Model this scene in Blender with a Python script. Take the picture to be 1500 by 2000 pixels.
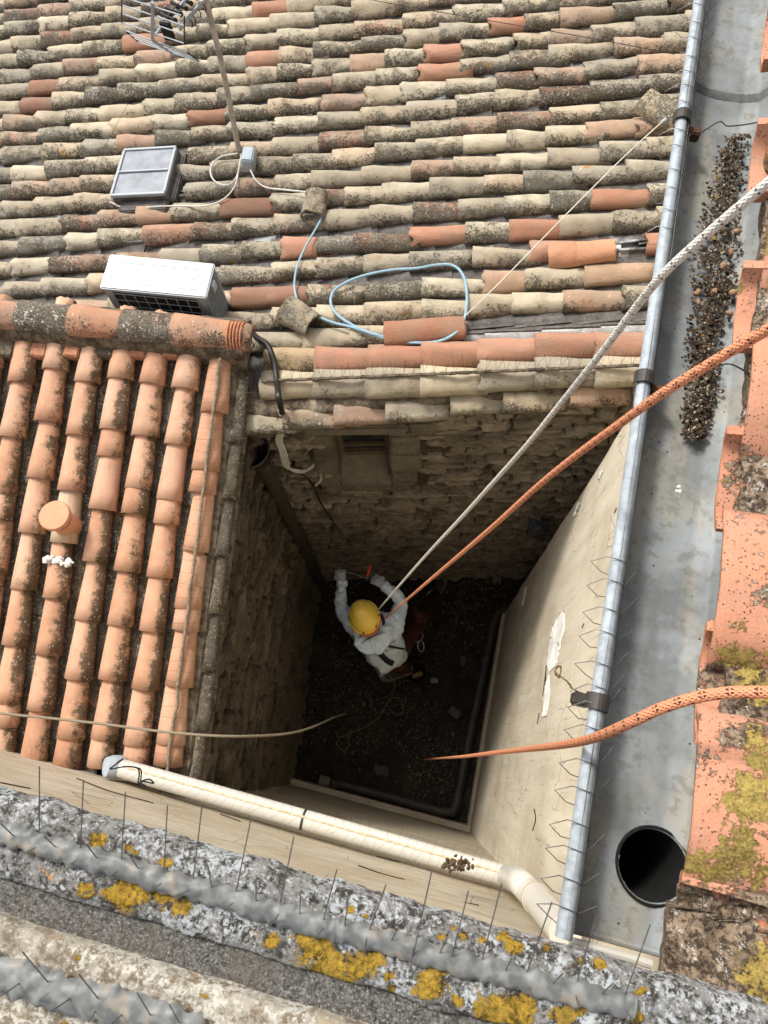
import bpy, bmesh, math, random
import numpy as np
from mathutils import Vector, Matrix, noise as mn
random.seed(7)
rnd = random.random
def ru(a, b): return a + (b - a) * random.random()
for o in list(bpy.data.objects): bpy.data.objects.remove(o)
SC = bpy.context.scene
COL = SC.collection

# ------------------------------------------------------------------ camera
F, CX, CY, CAMZ = 1400.0, 750.0, 1000.0, 7.2
_dn = np.array([48.0, -492.0, -F]); _dn /= np.linalg.norm(_dn)
_up = -_dn
_r = np.array([1.0, 0, 0]); _r = _r - _up * _r.dot(_up); _r /= np.linalg.norm(_r)
_f = np.cross(_up, _r)
_a = math.radians(-13.818)
R3 = np.array([_r * math.cos(_a) + _f * math.sin(_a), -_r * math.sin(_a) + _f * math.cos(_a), _up])
cam_d = bpy.data.cameras.new('camera')
cam = bpy.data.objects.new('camera', cam_d); COL.objects.link(cam)
cam_d.sensor_fit = 'VERTICAL'; cam_d.sensor_height = 36.0; cam_d.sensor_width = 27.0
cam_d.lens = F / 2000 * 36.0
cam_d.clip_start = 0.02; cam_d.clip_end = 500
M = Matrix([list(R3[0]), list(R3[1]), list(R3[2])]).to_4x4()
M.translation = Vector((0, 0, CAMZ)); cam.matrix_world = M
cam_d.dof.use_dof = True; cam_d.dof.focus_distance = 3.6; cam_d.dof.aperture_fstop = 26.0
SC.camera = cam
SC.render.resolution_x = 768; SC.render.resolution_y = 1024

# ------------------------------------------------------------------ world, sun, exposure
W = bpy.data.worlds.new('World'); SC.world = W; W.use_nodes = True
wn = W.node_tree.nodes; wl = W.node_tree.links; wn.clear()
SUN_EL, SUN_AZ = math.radians(52), math.radians(-52)      # azimuth measured from +Y towards +X
sky = wn.new('ShaderNodeTexSky'); sky.sky_type = 'NISHITA'; sky.sun_disc = False
sky.sun_elevation = SUN_EL; sky.sun_rotation = SUN_AZ; sky.dust_density = 4.0; sky.air_density = 1.0
hs = wn.new('ShaderNodeHueSaturation'); hs.inputs['Saturation'].default_value = 0.25
bg = wn.new('ShaderNodeBackground'); bg.inputs['Strength'].default_value = 0.15
wo = wn.new('ShaderNodeOutputWorld')
wl.new(sky.outputs[0], hs.inputs['Color']); wl.new(hs.outputs[0], bg.inputs[0]); wl.new(bg.outputs[0], wo.inputs[0])
sd = bpy.data.lights.new('sun', 'SUN'); sd.energy = 2.0; sd.angle = math.radians(10); sd.color = (1.0, 0.95, 0.87)
sun = bpy.data.objects.new('sun', sd); COL.objects.link(sun)
sdir = Vector((math.sin(SUN_AZ) * math.cos(SUN_EL), math.cos(SUN_AZ) * math.cos(SUN_EL), math.sin(SUN_EL)))
sun.rotation_euler = sdir.to_track_quat('Z', 'Y').to_euler()
SC.view_settings.view_transform = 'Standard'; SC.view_settings.look = 'None'
SC.view_settings.exposure = 0.64; SC.view_settings.gamma = 1.0
SC.view_settings.use_curve_mapping = False

# ------------------------------------------------------------------ projection helpers
def ray(px, py): return R3 @ np.array([px - CX, -(py - CY), -F])
def P(px, py, h):
    "point seen at photo pixel px,py and h metres below the eye"
    d = ray(px, py); p = d * (h / -d[2]); return Vector((p[0], p[1], p[2] + CAMZ))
def hit(px, py, Q, N, off=0.0):
    d = Vector(ray(px, py)); o = Vector((0, 0, CAMZ))
    return o + d * ((N.dot(Vector(Q) - o) + off) / N.dot(d))
def proj(p):
    c = R3.T @ (np.array(p) - np.array([0, 0, CAMZ])); return CX + F * c[0] / -c[2], CY - F * c[1] / -c[2]
def V(*a): return Vector(a)
def nz(x, y, z=0.0): return mn.noise(Vector((x, y, z)))
def fbm(x, y, z=0.0, o=4): return mn.fractal(Vector((x, y, z)), 1.0, 2.0, o)

# ------------------------------------------------------------------ object helpers
def mesh(name, verts, faces, mat=None, smooth=False):
    me = bpy.data.meshes.new(name); me.from_pydata([tuple(v) for v in verts], [], faces)
    if mat: me.materials.append(mat)
    if smooth: me.shade_smooth()
    me.update(); return me
def link(name, me, parent=None, M=None):
    o = bpy.data.objects.new(name, me); COL.objects.link(o)
    if parent is not None:
        o.parent = parent
        off = Matrix.Translation(-root_loc(parent))
        o.matrix_basis = off @ (M if M is not None else Matrix.Identity(4))
    elif M is not None: o.matrix_basis = M
    return o
def root_loc(p):
    l = Vector((0, 0, 0))
    while p is not None:
        l += p.matrix_basis.translation; p = p.parent
    return l
def thing(name, label, cat, loc=(0, 0, 0), group=None):
    o = bpy.data.objects.new(name, None); COL.objects.link(o); o.location = loc
    o.matrix_basis = Matrix.Translation(Vector(loc)); o.empty_display_size = .1
    o['label'] = label; o['category'] = cat; o['kind'] = 'thing'
    if group: o['group'] = group
    return o
def tag(o, label=None, cat=None, group=None, kind=None):
    if label: o['label'] = label
    if cat: o['category'] = cat
    if group: o['group'] = group
    if kind: o['kind'] = kind
    return o
class MB:
    "collects shapes, builds ONE mesh object in world coordinates"
    def __init__(s): s.v = []; s.f = []
    def add(s, v, f):
        n = len(s.v); s.v += [tuple(x) for x in v]; s.f += [tuple(i + n for i in q) for q in f]; return s
    def box(s, lo, hi, M=None):
        x0, y0, z0 = lo; x1, y1, z1 = hi
        v = [V(x, y, z) for z in (z0, z1) for y in (y0, y1) for x in (x0, x1)]
        if M is not None: v = [M @ p for p in v]
        return s.add(v, [(0, 2, 3, 1), (4, 5, 7, 6), (0, 1, 5, 4), (2, 6, 7, 3), (0, 4, 6, 2), (1, 3, 7, 5)])
    def tube(s, pts, r, n=8, cap=True):
        pts = [Vector(p) for p in pts]; m = len(pts)
        if not hasattr(r, '__len__'): r = [r] * m
        t = [(pts[min(i + 1, m - 1)] - pts[max(i - 1, 0)]).normalized() for i in range(m)]
        a = V(0, 0, 1) if abs(t[0].z) < .9 else V(1, 0, 0)
        u = t[0].cross(a).normalized(); vs = []
        for i in range(m):
            u = (u - t[i] * u.dot(t[i])).normalized(); w = t[i].cross(u)
            for k in range(n):
                q = 2 * math.pi * k / n; vs.append(pts[i] + (u * math.cos(q) + w * math.sin(q)) * r[i])
        fs = [(i * n + k, i * n + (k + 1) % n, (i + 1) * n + (k + 1) % n, (i + 1) * n + k) for i in range(m - 1) for k in range(n)]
        if cap: fs += [tuple(range(n - 1, -1, -1)), tuple((m - 1) * n + k for k in range(n))]
        return s.add(vs, fs)
    def lathe(s, prof, c, ax=V(0, 0, 1), n=24, capa=True, capb=True):
        ax = Vector(ax).normalized(); a = V(0, 0, 1) if abs(ax.z) < .9 else V(1, 0, 0)
        u = ax.cross(a).normalized(); w = ax.cross(u); vs = []; c = Vector(c)
        for (r, z) in prof:
            for k in range(n):
                q = 2 * math.pi * k / n; vs.append(c + ax * z + (u * math.cos(q) + w * math.sin(q)) * r)
        m = len(prof)
        fs = [(i * n + k, i * n + (k + 1) % n, (i + 1) * n + (k + 1) % n, (i + 1) * n + k) for i in range(m - 1) for k in range(n)]
        if capa: fs.append(tuple(range(n - 1, -1, -1)))
        if capb: fs.append(tuple((m - 1) * n + k for k in range(n)))
        return s.add(vs, fs)
    def build(s, name, mat, parent=None, smooth=False, bevel=0, kind=None):
        base = root_loc(parent) if parent is not None else V(0, 0, 0)
        me = mesh(name, s.v, s.f, mat, False)
        if bevel or smooth:
            bm = bmesh.new(); bm.from_mesh(me)
            if bevel: bmesh.ops.bevel(bm, geom=bm.edges[:], offset=bevel, segments=2, affect='EDGES', clamp_overlap=True)
            if smooth:
                for f in bm.faces: f.smooth = True
                for e in bm.edges:
                    if len(e.link_faces) == 2 and e.calc_face_angle(0) > 0.7: e.smooth = False
            bm.to_mesh(me); bm.free()
        o = link(name, me, parent)
        if kind: o['kind'] = kind
        return o
def spline(pts, k=6):
    "Catmull-Rom through pts"
    p = [Vector(q) for q in pts]; p = [p[0] * 2 - p[1]] + p + [p[-1] * 2 - p[-2]]; out = []
    for i in range(1, len(p) - 2):
        a, b, c, d = p[i - 1:i + 3]
        for j in range(k):
            t = j / k
            out.append(.5 * ((2 * b) + (c - a) * t + (2 * a - 5 * b + 4 * c - d) * t * t + (3 * b - a - 3 * c + d) * t ** 3))
    out.append(p[-2]); return out

# ------------------------------------------------------------------ materials
def lin(r, g, b, k=1.0):
    f = lambda c: ((c / 255 + .055) / 1.055) ** 2.4 if c > 10 else c / 255 / 12.92
    return (f(r) * k, f(g) * k, f(b) * k, 1.0)
class NT:
    def __init__(s, name):
        s.m = bpy.data.materials.new(name); s.m.use_nodes = True; s.t = s.m.node_tree; s.t.nodes.clear()
        s.out = s.n('ShaderNodeOutputMaterial'); s.b = s.n('ShaderNodeBsdfPrincipled'); s.l(s.b.outputs[0], s.out.inputs[0])
        g = s.n('ShaderNodeNewGeometry'); s.pos = g.outputs['Position']; s.geo = g
    def n(s, t, **k):
        x = s.t.nodes.new(t)
        for a, b in k.items(): setattr(x, a, b)
        return x
    def l(s, a, b): s.t.links.new(a, b)
    def put(s, sock, v):
        if isinstance(v, bpy.types.NodeSocket): s.l(v, sock)
        else:
            try: sock.default_value = v
            except Exception: sock.default_value = (v, v, v)
    def noise(s, sc, det=4, ro=.6, vec=None, dist=0):
        x = s.n('ShaderNodeTexNoise'); s.put(x.inputs['Vector'], vec or s.pos)
        x.inputs['Scale'].default_value = sc; x.inputs['Detail'].default_value = det
        x.inputs['Roughness'].default_value = ro; x.inputs['Distortion'].default_value = dist
        return x.outputs[0]
    def vor(s, sc, vec=None, feat='F1', out='Distance', rnd=1.0):
        x = s.n('ShaderNodeTexVoronoi', feature=feat); s.put(x.inputs['Vector'], vec or s.pos)
        x.inputs['Scale'].default_value = sc; x.inputs['Randomness'].default_value = rnd
        return x.outputs[out]
    def step(s, v, a, b):
        x = s.n('ShaderNodeMapRange'); x.clamp = True; x.interpolation_type = 'SMOOTHSTEP'
        s.put(x.inputs[0], v); s.put(x.inputs[1], a); s.put(x.inputs[2], b)
        if isinstance(a, (int, float)) and isinstance(b, (int, float)) and a > b:
            x.inputs[1].default_value = b; x.inputs[2].default_value = a
            x.inputs[3].default_value = 1; x.inputs[4].default_value = 0
        return x.outputs[0]
    def ma(s, op, a, b=0.0, c=None):
        x = s.n('ShaderNodeMath', operation=op); s.put(x.inputs[0], a); s.put(x.inputs[1], b)
        if c is not None: s.put(x.inputs[2], c)
        return x.outputs[0]
    def mix(s, f, a, b, mode='MIX'):
        x = s.n('ShaderNodeMix', data_type='RGBA', blend_type=mode); s.put(x.inputs[0], f)
        s.put(x.inputs[6], a); s.put(x.inputs[7], b); return x.outputs[2]
    def map(s, sc=(1, 1, 1), rot=(0, 0, 0), vec=None):
        x = s.n('ShaderNodeMapping'); s.put(x.inputs[0], vec or s.pos); x.inputs['Scale'].default_value = sc
        x.inputs['Rotation'].default_value = rot; return x.outputs[0]
    def attr(s, name, out='Fac'):
        x = s.n('ShaderNodeAttribute'); x.attribute_name = name; return x.outputs[out]
    def fin(s, col, rough=.8, bump=None, bd=.01, metal=0, bs=1.0, spec=.3):
        s.put(s.b.inputs['Base Color'], col); s.put(s.b.inputs['Roughness'], rough); s.put(s.b.inputs['Metallic'], metal)
        s.b.inputs['Specular IOR Level'].default_value = spec
        if bump is not None:
            x = s.n('ShaderNodeBump'); s.put(x.inputs['Height'], bump); x.inputs['Distance'].default_value = bd
            x.inputs['Strength'].default_value = bs; s.l(x.outputs[0], s.b.inputs['Normal'])
        return s.m
def simple(name, col, rough=.6, metal=0, var=.25, sc=40, bd=.0006, spec=.3):
    t = NT(name); n = t.noise(sc, 5, .65)
    c = t.mix(t.step(n, .3, .7), tuple(x * (1 - var) for x in col[:3]) + (1,), tuple(min(1, x * (1 + var)) for x in col[:3]) + (1,))
    n2 = t.noise(sc * 6, 3, .6)
    return t.fin(c, rough, n2, bd, metal, spec=spec)

def tile_mat(name, attr=False, dirtside=False):
    t = NT(name)
    if attr:
        base = t.attr('tcol', 'Color'); A = t.attr('tlich'); rv = t.attr('trand')
    else:
        oi = t.n('ShaderNodeObjectInfo'); base = oi.outputs['Color']; A = oi.outputs['Alpha']; rv = oi.outputs['Random']
    add = t.n('ShaderNodeVectorMath', operation='ADD'); t.l(t.pos, add.inputs[0])
    c = t.n('ShaderNodeCombineXYZ'); t.l(t.ma('MULTIPLY', rv, 31.0), c.inputs[0]); t.l(t.ma('MULTIPLY', rv, 57.0), c.inputs[1]); t.l(c.outputs[0], add.inputs[1])
    scn = t.n('ShaderNodeVectorMath', operation='SCALE'); t.l(add.outputs[0], scn.inputs[0]); t.put(scn.inputs['Scale'], t.ma('ADD', .6, t.ma('MULTIPLY', t.ma('FRACT', t.ma('MULTIPLY', rv, 7.3)), .8)))
    vec = scn.outputs[0]
    low = t.noise(9, 3, .6, vec); mid = t.noise(34, 7, .76, vec); fine = t.noise(130, 5, .78, vec)
    col = t.mix(t.step(low, .35, .7), base, t.mix(.45, base, lin(144, 130, 110)))
    col = t.mix(t.ma('MULTIPLY', t.step(fine, .45, .75), .35), col, t.mix(.5, base, lin(228, 214, 184)))
    # patina on lichened tiles: pale beige skin over the clay
    pat = t.ma('MULTIPLY', t.step(t.noise(14, 5, .7, vec), .40, .62), t.step(A, .1, .6))
    col = t.mix(t.ma('MULTIPLY', pat, .75), col, lin(170, 161, 142))
    # dark crust, denser as A rises
    if attr: sy = t.attr('tside')
    else:
        tc = t.n('ShaderNodeTexCoord'); sp_ = t.n('ShaderNodeSeparateXYZ'); t.l(tc.outputs['Object'], sp_.inputs[0]); sy = sp_.outputs[1]
    low_side = t.step(sy, .01, -.06)
    thr = t.ma('SUBTRACT', t.ma('SUBTRACT', .622, t.ma('MULTIPLY', t.ma('MINIMUM', A, 1.05), .152)), t.ma('MULTIPLY', t.ma('MULTIPLY', low_side, t.step(A, -.2, .35)), .075))
    cr = t.ma('ADD', t.ma('ADD', t.ma('MULTIPLY', mid, .3), t.ma('MULTIPLY', low, .2)), t.ma('MULTIPLY', fine, .5))
    crust = t.step(cr, thr, t.ma('ADD', thr, .035))
    col = t.mix(t.ma('MULTIPLY', crust, .92), col, t.mix(t.step(t.noise(150, 3, .6, vec), .4, .6), lin(56, 51, 44), lin(112, 104, 91)))
    # grey weathering veil and vertical dirt runs
    veil = t.ma('MULTIPLY', t.step(t.noise(5, 4, .6, vec), .42, .6), t.ma('FRACT', t.ma('MULTIPLY', rv, 13.7)))
    col = t.mix(t.ma('MULTIPLY', t.ma('MULTIPLY', veil, t.step(A, -.2, .3)), .55), col, lin(138, 134, 124))
    # dark pits
    pit = t.ma('MULTIPLY', t.step(t.vor(150, vec), .26, .14), t.step(t.noise(30, 2, .5, vec), t.ma('SUBTRACT', .68, t.ma('MULTIPLY', A, .25)), .72))
    col = t.mix(pit, col, lin(50, 44, 36))
    # pale grey-white rosettes
    vd = t.vor(70, vec); vc = t.n('ShaderNodeSeparateColor'); vv = t.n('ShaderNodeTexVoronoi'); t.l(vec, vv.inputs['Vector']); vv.inputs['Scale'].default_value = 70
    t.l(vv.outputs['Color'], vc.inputs[0])
    ros = t.ma('MULTIPLY', t.step(t.ma('ADD', vd, t.ma('MULTIPLY', fine, .25)), .47, .36), t.step(t.ma('ADD', vc.outputs[0], t.ma('MULTIPLY', A, .12)), .93, .96))
    col = t.mix(t.ma('MULTIPLY', t.ma('MULTIPLY', ros, t.step(A, .0, .3)), .8), col, lin(196, 193, 182))
    wc = t.step(t.ma('ADD', t.ma('MULTIPLY', t.noise(44, 7, .78, vec), .6), t.ma('MULTIPLY', t.noise(190, 3, .6, vec), .4)), t.ma('SUBTRACT', .66, t.ma('MULTIPLY', A, .10)), t.ma('SUBTRACT', .685, t.ma('MULTIPLY', A, .10)))
    col = t.mix(t.ma('MULTIPLY', t.ma('MULTIPLY', wc, t.step(A, .1, .5)), .85), col, t.mix(t.step(low, .45, .6), lin(204, 200, 188), lin(188, 172, 142)))
    # orange and ochre patches
    oc = t.ma('MULTIPLY', t.step(t.noise(11, 5, .6, vec, .3), .66, .70), t.step(A, .15, .4))
    col = t.mix(t.ma('MULTIPLY', oc, .8), col, t.mix(t.step(fine, .4, .6), lin(176, 112, 50), lin(160, 132, 40)))
    h = t.ma('ADD', t.ma('MULTIPLY', crust, .6), t.ma('ADD', t.ma('MULTIPLY', fine, .8), t.ma('MULTIPLY', mid, .6)))
    return t.fin(col, .88, h, .009, bs=.9, spec=.15)
M_TILE = tile_mat('weathered_clay'); M_TILEA = tile_mat('weathered_clay_joined', True)

def left_tile_mat():
    # terracotta whose dark crust grows on the shaded (right) flank of each tile: local y of the tile
    t = NT('terracotta_crusted'); oi = t.n('ShaderNodeObjectInfo'); base = oi.outputs['Color']; A = oi.outputs['Alpha']
    tc = t.n('ShaderNodeTexCoord'); sp = t.n('ShaderNodeSeparateXYZ'); t.l(tc.outputs['Object'], sp.inputs[0])
    mid = t.noise(22, 6, .72); fine = t.noise(110, 5, .75); low = t.noise(7, 3, .6)
    st = t.noise(30, 3, .5, t.map((.25, 1, 1), vec=tc.outputs['Object']))
    col = t.mix(t.step(low, .3, .7), base, t.mix(.5, base, lin(216, 174, 144)))
    col = t.mix(t.ma('MULTIPLY', t.step(st, .45, .7), .4), col, lin(172, 122, 98))
    col = t.mix(t.ma('MULTIPLY', t.step(fine, .5, .8), .3), col, lin(214, 170, 140))
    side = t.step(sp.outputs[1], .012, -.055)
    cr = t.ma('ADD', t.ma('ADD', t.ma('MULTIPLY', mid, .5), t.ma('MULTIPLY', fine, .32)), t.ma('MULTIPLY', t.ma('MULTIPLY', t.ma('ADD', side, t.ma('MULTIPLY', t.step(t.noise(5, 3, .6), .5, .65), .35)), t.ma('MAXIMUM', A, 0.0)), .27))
    crust = t.step(cr, .565, .625)
    haze = t.ma('MULTIPLY', t.step(cr, .48, .6), .6)
    col = t.mix(haze, col, lin(140, 112, 84))
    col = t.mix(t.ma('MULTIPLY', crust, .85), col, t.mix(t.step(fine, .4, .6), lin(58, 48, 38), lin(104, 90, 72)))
    vd = t.vor(75); vv = t.n('ShaderNodeTexVoronoi'); t.l(t.pos, vv.inputs['Vector']); vv.inputs['Scale'].default_value = 75
    vc = t.n('ShaderNodeSeparateColor'); t.l(vv.outputs['Color'], vc.inputs[0])
    ros = t.ma('MULTIPLY', t.step(vd, .38, .27), t.step(t.ma('ADD', vc.outputs[0], t.ma('MULTIPLY', side, .12)), .93, .96))
    col = t.mix(t.ma('MULTIPLY', ros, .8), col, lin(190, 182, 168))
    h = t.ma('ADD', t.ma('MULTIPLY', crust, .6), t.ma('MULTIPLY', fine, .7))
    return t.fin(col, .85, h, .004, bs=.6, spec=.2)
M_LTILE = left_tile_mat()

def stone_mat(name, c1, c2, c3, moss=.5, sc=1.0):
    t = NT(name); oi = t.n('ShaderNodeObjectInfo'); rv = oi.outputs['Random']
    n1 = t.noise(9 * sc, 6, .7); n2 = t.noise(45 * sc, 6, .75); n3 = t.noise(3, 3, .5)
    lay = t.noise(16, 5, .7, t.map((1, 1, 5)))
    col = t.mix(t.step(rv, 0, 1), c1, c2); col = t.mix(t.step(n1, .35, .65), col, c3)
    col = t.mix(t.ma('MULTIPLY', t.step(lay, .5, .7), .5), col, tuple(x * .45 for x in c3[:3]) + (1,))
    col = t.mix(t.ma('MULTIPLY', t.step(n2, .58, .72), .6), col, lin(190, 178, 150, .8))
    col = t.mix(t.ma('MULTIPLY', t.step(n2, .42, .3), .7), col, lin(45, 38, 30))
    col = t.mix(t.ma('MULTIPLY', t.step(n3, .5, .66), moss), col, lin(52, 52, 38))
    h = t.ma('ADD', t.ma('MULTIPLY', lay, 1.0), t.ma('ADD', n2, n1))
    return t.fin(col, .95, h, .014, bs=.9, spec=.15)
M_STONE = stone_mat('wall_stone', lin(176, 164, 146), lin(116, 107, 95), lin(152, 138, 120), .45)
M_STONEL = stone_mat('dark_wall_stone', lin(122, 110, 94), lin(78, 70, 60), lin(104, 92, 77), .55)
M_STONE2 = stone_mat('dressed_stone', lin(126, 118, 104), lin(106, 98, 86), lin(136, 126, 110), .25)
M_LIME = stone_mat('earth_mortar', lin(84, 76, 66), lin(74, 67, 57), lin(98, 88, 74), .4, 2.0)

def mortar_mat(name='roof_mortar', a=lin(112, 108, 104), b=lin(84, 80, 76), w=lin(188, 192, 194), wt=.6):
    t = NT(name); n1 = t.noise(16, 7, .75); n2 = t.noise(70, 6, .8)
    col = t.mix(t.step(n1, .38, .6), a, b); col = t.mix(t.ma('MULTIPLY', t.step(n2, .45, .75), .5), col, tuple(x * 1.5 for x in a[:3]) + (1,))
    col = t.mix(t.ma('MULTIPLY', t.step(t.noise(3.3, 4, .6), wt, wt + .08), .8), col, w)
    col = t.mix(t.step(n2, .36, .28), col, lin(48, 44, 38))
    return t.fin(col, .9, t.ma('ADD', n2, n1), .008, bs=.8)
M_MORT = mortar_mat()
M_MORTW = mortar_mat('smooth_pale_mortar', lin(190, 190, 188), lin(160, 160, 158), lin(215, 215, 215), .5)
M_MORTB = mortar_mat('brown_lichened_mortar', lin(124, 112, 96), lin(66, 56, 46), lin(180, 168, 146), .66)

def cream_mat(name, streak, c1=lin(210, 201, 180), c2=lin(190, 179, 157), dirt=.5):
    t = NT(name)
    st = t.noise(11, 6, .65, t.map(streak)); st2 = t.noise(28, 6, .7, t.map(streak)); low = t.noise(1.6, 4, .6); fine = t.noise(160, 4, .7); sp = t.vor(34)
    col = t.mix(t.ma('MULTIPLY', t.step(st, .35, .68), .7), c1, c2); col = t.mix(t.ma('MULTIPLY', t.step(st2, .56, .72), .45), col, lin(226, 206, 168))
    col = t.mix(t.ma('MULTIPLY', t.step(low, .45, .7), dirt), col, lin(166, 150, 124))
    col = t.mix(t.ma('MULTIPLY', t.step(st2, .38, .26), .6), col, lin(128, 108, 84))
    col = t.mix(t.ma('MULTIPLY', t.step(fine, .5, .8), .25), col, lin(236, 220, 190))
    drip = t.noise(60, 4, .6, t.map(tuple(a if a == 1 else a * .5 for a in streak)))
    col = t.mix(t.ma('MULTIPLY', t.step(drip, .60, .70), .5), col, lin(132, 116, 94)); col = t.mix(t.ma('MULTIPLY', t.step(drip, .36, .28), .6), col, lin(232, 218, 188))
    hc_ = t.vor(5.5, t.map((1, 1, .6)), 'DISTANCE_TO_EDGE'); col = t.mix(t.ma('MULTIPLY', t.ma('MULTIPLY', t.step(hc_, .012, .004), t.step(t.noise(4, 2, .5), .52, .58)), .7), col, lin(96, 82, 64))
    v2 = t.n('ShaderNodeTexVoronoi'); t.l(t.pos, v2.inputs['Vector']); v2.inputs['Scale'].default_value = 34; sc = t.n('ShaderNodeSeparateColor'); t.l(v2.outputs['Color'], sc.inputs[0])
    speck = t.ma('MULTIPLY', t.step(sp, .13, .08), t.step(sc.outputs[0], .72, .76))
    col = t.mix(speck, col, lin(70, 56, 40))
    h = t.ma('ADD', t.ma('MULTIPLY', fine, .5), t.ma('MULTIPLY', st, .7))
    return t.fin(col, .92, h, .004, bs=.6, spec=.2)
M_CREAM = cream_mat('cream_render', (1, 1.0, .13)); M_CREAM2 = cream_mat('stained_cream_render', (.32, 1, 1.2), lin(190, 180, 160), lin(160, 150, 132), .7)

def zinc_mat():
    t = NT('weathered_zinc'); n1 = t.noise(5, 5, .65); n2 = t.noise(38, 6, .7); n3 = t.noise(14, 3, .5, t.map((1, .35, 1))); sp = t.vor(55)
    col = t.mix(t.step(n1, .35, .65), lin(150, 155, 157), lin(120, 124, 124))
    col = t.mix(t.ma('MULTIPLY', t.step(n3, .48, .62), .6), col, lin(156, 150, 134))
    col = t.mix(t.ma('MULTIPLY', t.step(n2, .5, .62), .6), col, lin(112, 112, 108))
    col = t.mix(t.ma('MULTIPLY', t.step(n1, .6, .72), .5), col, lin(166, 172, 180))
    v2 = t.n('ShaderNodeTexVoronoi'); t.l(t.pos, v2.inputs['Vector']); v2.inputs['Scale'].default_value = 55; sc = t.n('ShaderNodeSeparateColor'); t.l(v2.outputs['Color'], sc.inputs[0])
    col = t.mix(t.ma('MULTIPLY', t.step(sp, .15, .08), t.step(sc.outputs[0], .82, .86)), col, lin(58, 50, 42))
    return t.fin(col, t.ma('ADD', .5, t.ma('MULTIPLY', n2, .25)), n2, .0016, .15, spec=.35)
M_ZINC = zinc_mat()
M_BEAD = simple('zinc_bead', lin(154, 162, 168), .65, .1, .2, 60, .0004, .5)

def coping_mat(name, c_lo, c_hi, c_w, pale):
    t = NT(name); L = t.attr('lich'); n1 = t.noise(60, 8, .8); n2 = t.noise(260, 6, .8); n3 = t.noise(16, 6, .75); n4 = t.noise(120, 4, .7, t.map(rot=(0, 0, 2)))
    col = t.mix(t.step(n1, .40, .60), c_lo, c_hi)
    wv = t.ma('ADD', t.ma('MULTIPLY', n3, .30), t.ma('ADD', t.ma('MULTIPLY', n2, .4), t.ma('MULTIPLY', n4, .30)))
    col = t.mix(t.step(wv, .505, .535), col, c_w)
    dk = t.ma('ADD', t.ma('MULTIPLY', n1, .4), t.ma('ADD', t.ma('MULTIPLY', n2, .3), t.ma('MULTIPLY', n4, .3)))
    col = t.mix(t.ma('MULTIPLY', t.step(dk, .490, .455), .85), col, lin(56, 52, 46) if not pale else lin(128, 112, 92))
    col = t.mix(t.ma('MULTIPLY', t.step(t.noise(21, 6, .75), .62, .66), .9), col, lin(86, 68, 54) if not pale else lin(176, 160, 132))
    col = t.mix(t.ma('MULTIPLY', t.step(t.noise(26, 6, .8, t.map(rot=(0, 0, 1))), .635, .67), .8), col, lin(196, 150, 92))
    Lm = t.step(t.ma('ADD', L, t.ma('ADD', t.ma('MULTIPLY', t.ma('SUBTRACT', n1, .5), 2.3), t.ma('MULTIPLY', t.ma('SUBTRACT', n4, .5), 1.3))), .50, .58)
    yel = t.mix(t.step(t.ma('ADD', t.ma('MULTIPLY', n2, .5), t.ma('MULTIPLY', n1, .5)), .40, .60), lin(84, 66, 22), lin(188, 152, 62))
    yel = t.mix(t.ma('MULTIPLY', t.step(n3, .5, .62), .5), yel, lin(150, 128, 66))
    col = t.mix(Lm, col, yel)
    h = t.ma('ADD', t.ma('MULTIPLY', n2, .7), t.ma('ADD', t.ma('MULTIPLY', Lm, .5), t.ma('MULTIPLY', n1, .8)))
    return t.fin(col, .95, h, .003, bs=1.0, spec=.12)
M_COPE = coping_mat('lichened_coping', lin(98, 96, 92), lin(142, 140, 136), lin(184, 188, 190), False)
M_COPE2 = coping_mat('pale_coping', lin(146, 138, 124), lin(176, 168, 152), lin(206, 201, 190), True)
def cement():
    t = NT('rough_cement'); n1 = t.noise(180, 7, .8); n2 = t.noise(420, 5, .8); n3 = t.noise(14, 4, .6)
    col = t.mix(t.step(n1, .4, .62), lin(80, 78, 74), lin(138, 135, 129)); col = t.mix(t.step(n2, .56, .61), col, lin(192, 188, 178))
    col = t.mix(t.ma('MULTIPLY', t.step(n2, .44, .39), .9), col, lin(42, 40, 37)); col = t.mix(t.ma('MULTIPLY', t.step(n3, .45, .65), .4), col, lin(116, 108, 96))
    return t.fin(col, .95, t.ma('ADD', n1, n2), .003, bs=1.0, spec=.15)
M_CEM = cement()
def silicone():
    t = NT('silicone_adhesive'); n = t.noise(90, 2, .4); n2 = t.noise(45, 3, .5)
    col = t.mix(t.step(n, .35, .65), lin(92, 94, 93), lin(122, 123, 120)); col = t.mix(t.ma('MULTIPLY', t.step(n2, .55, .68), .4), col, lin(150, 134, 110))
    m = t.fin(col, .48, n, .0006, spec=.4); t.b.inputs['Subsurface Weight'].default_value = .2; t.b.inputs['Subsurface Radius'].default_value = (.01, .01, .01)
    return m
M_SIL = silicone()
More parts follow.
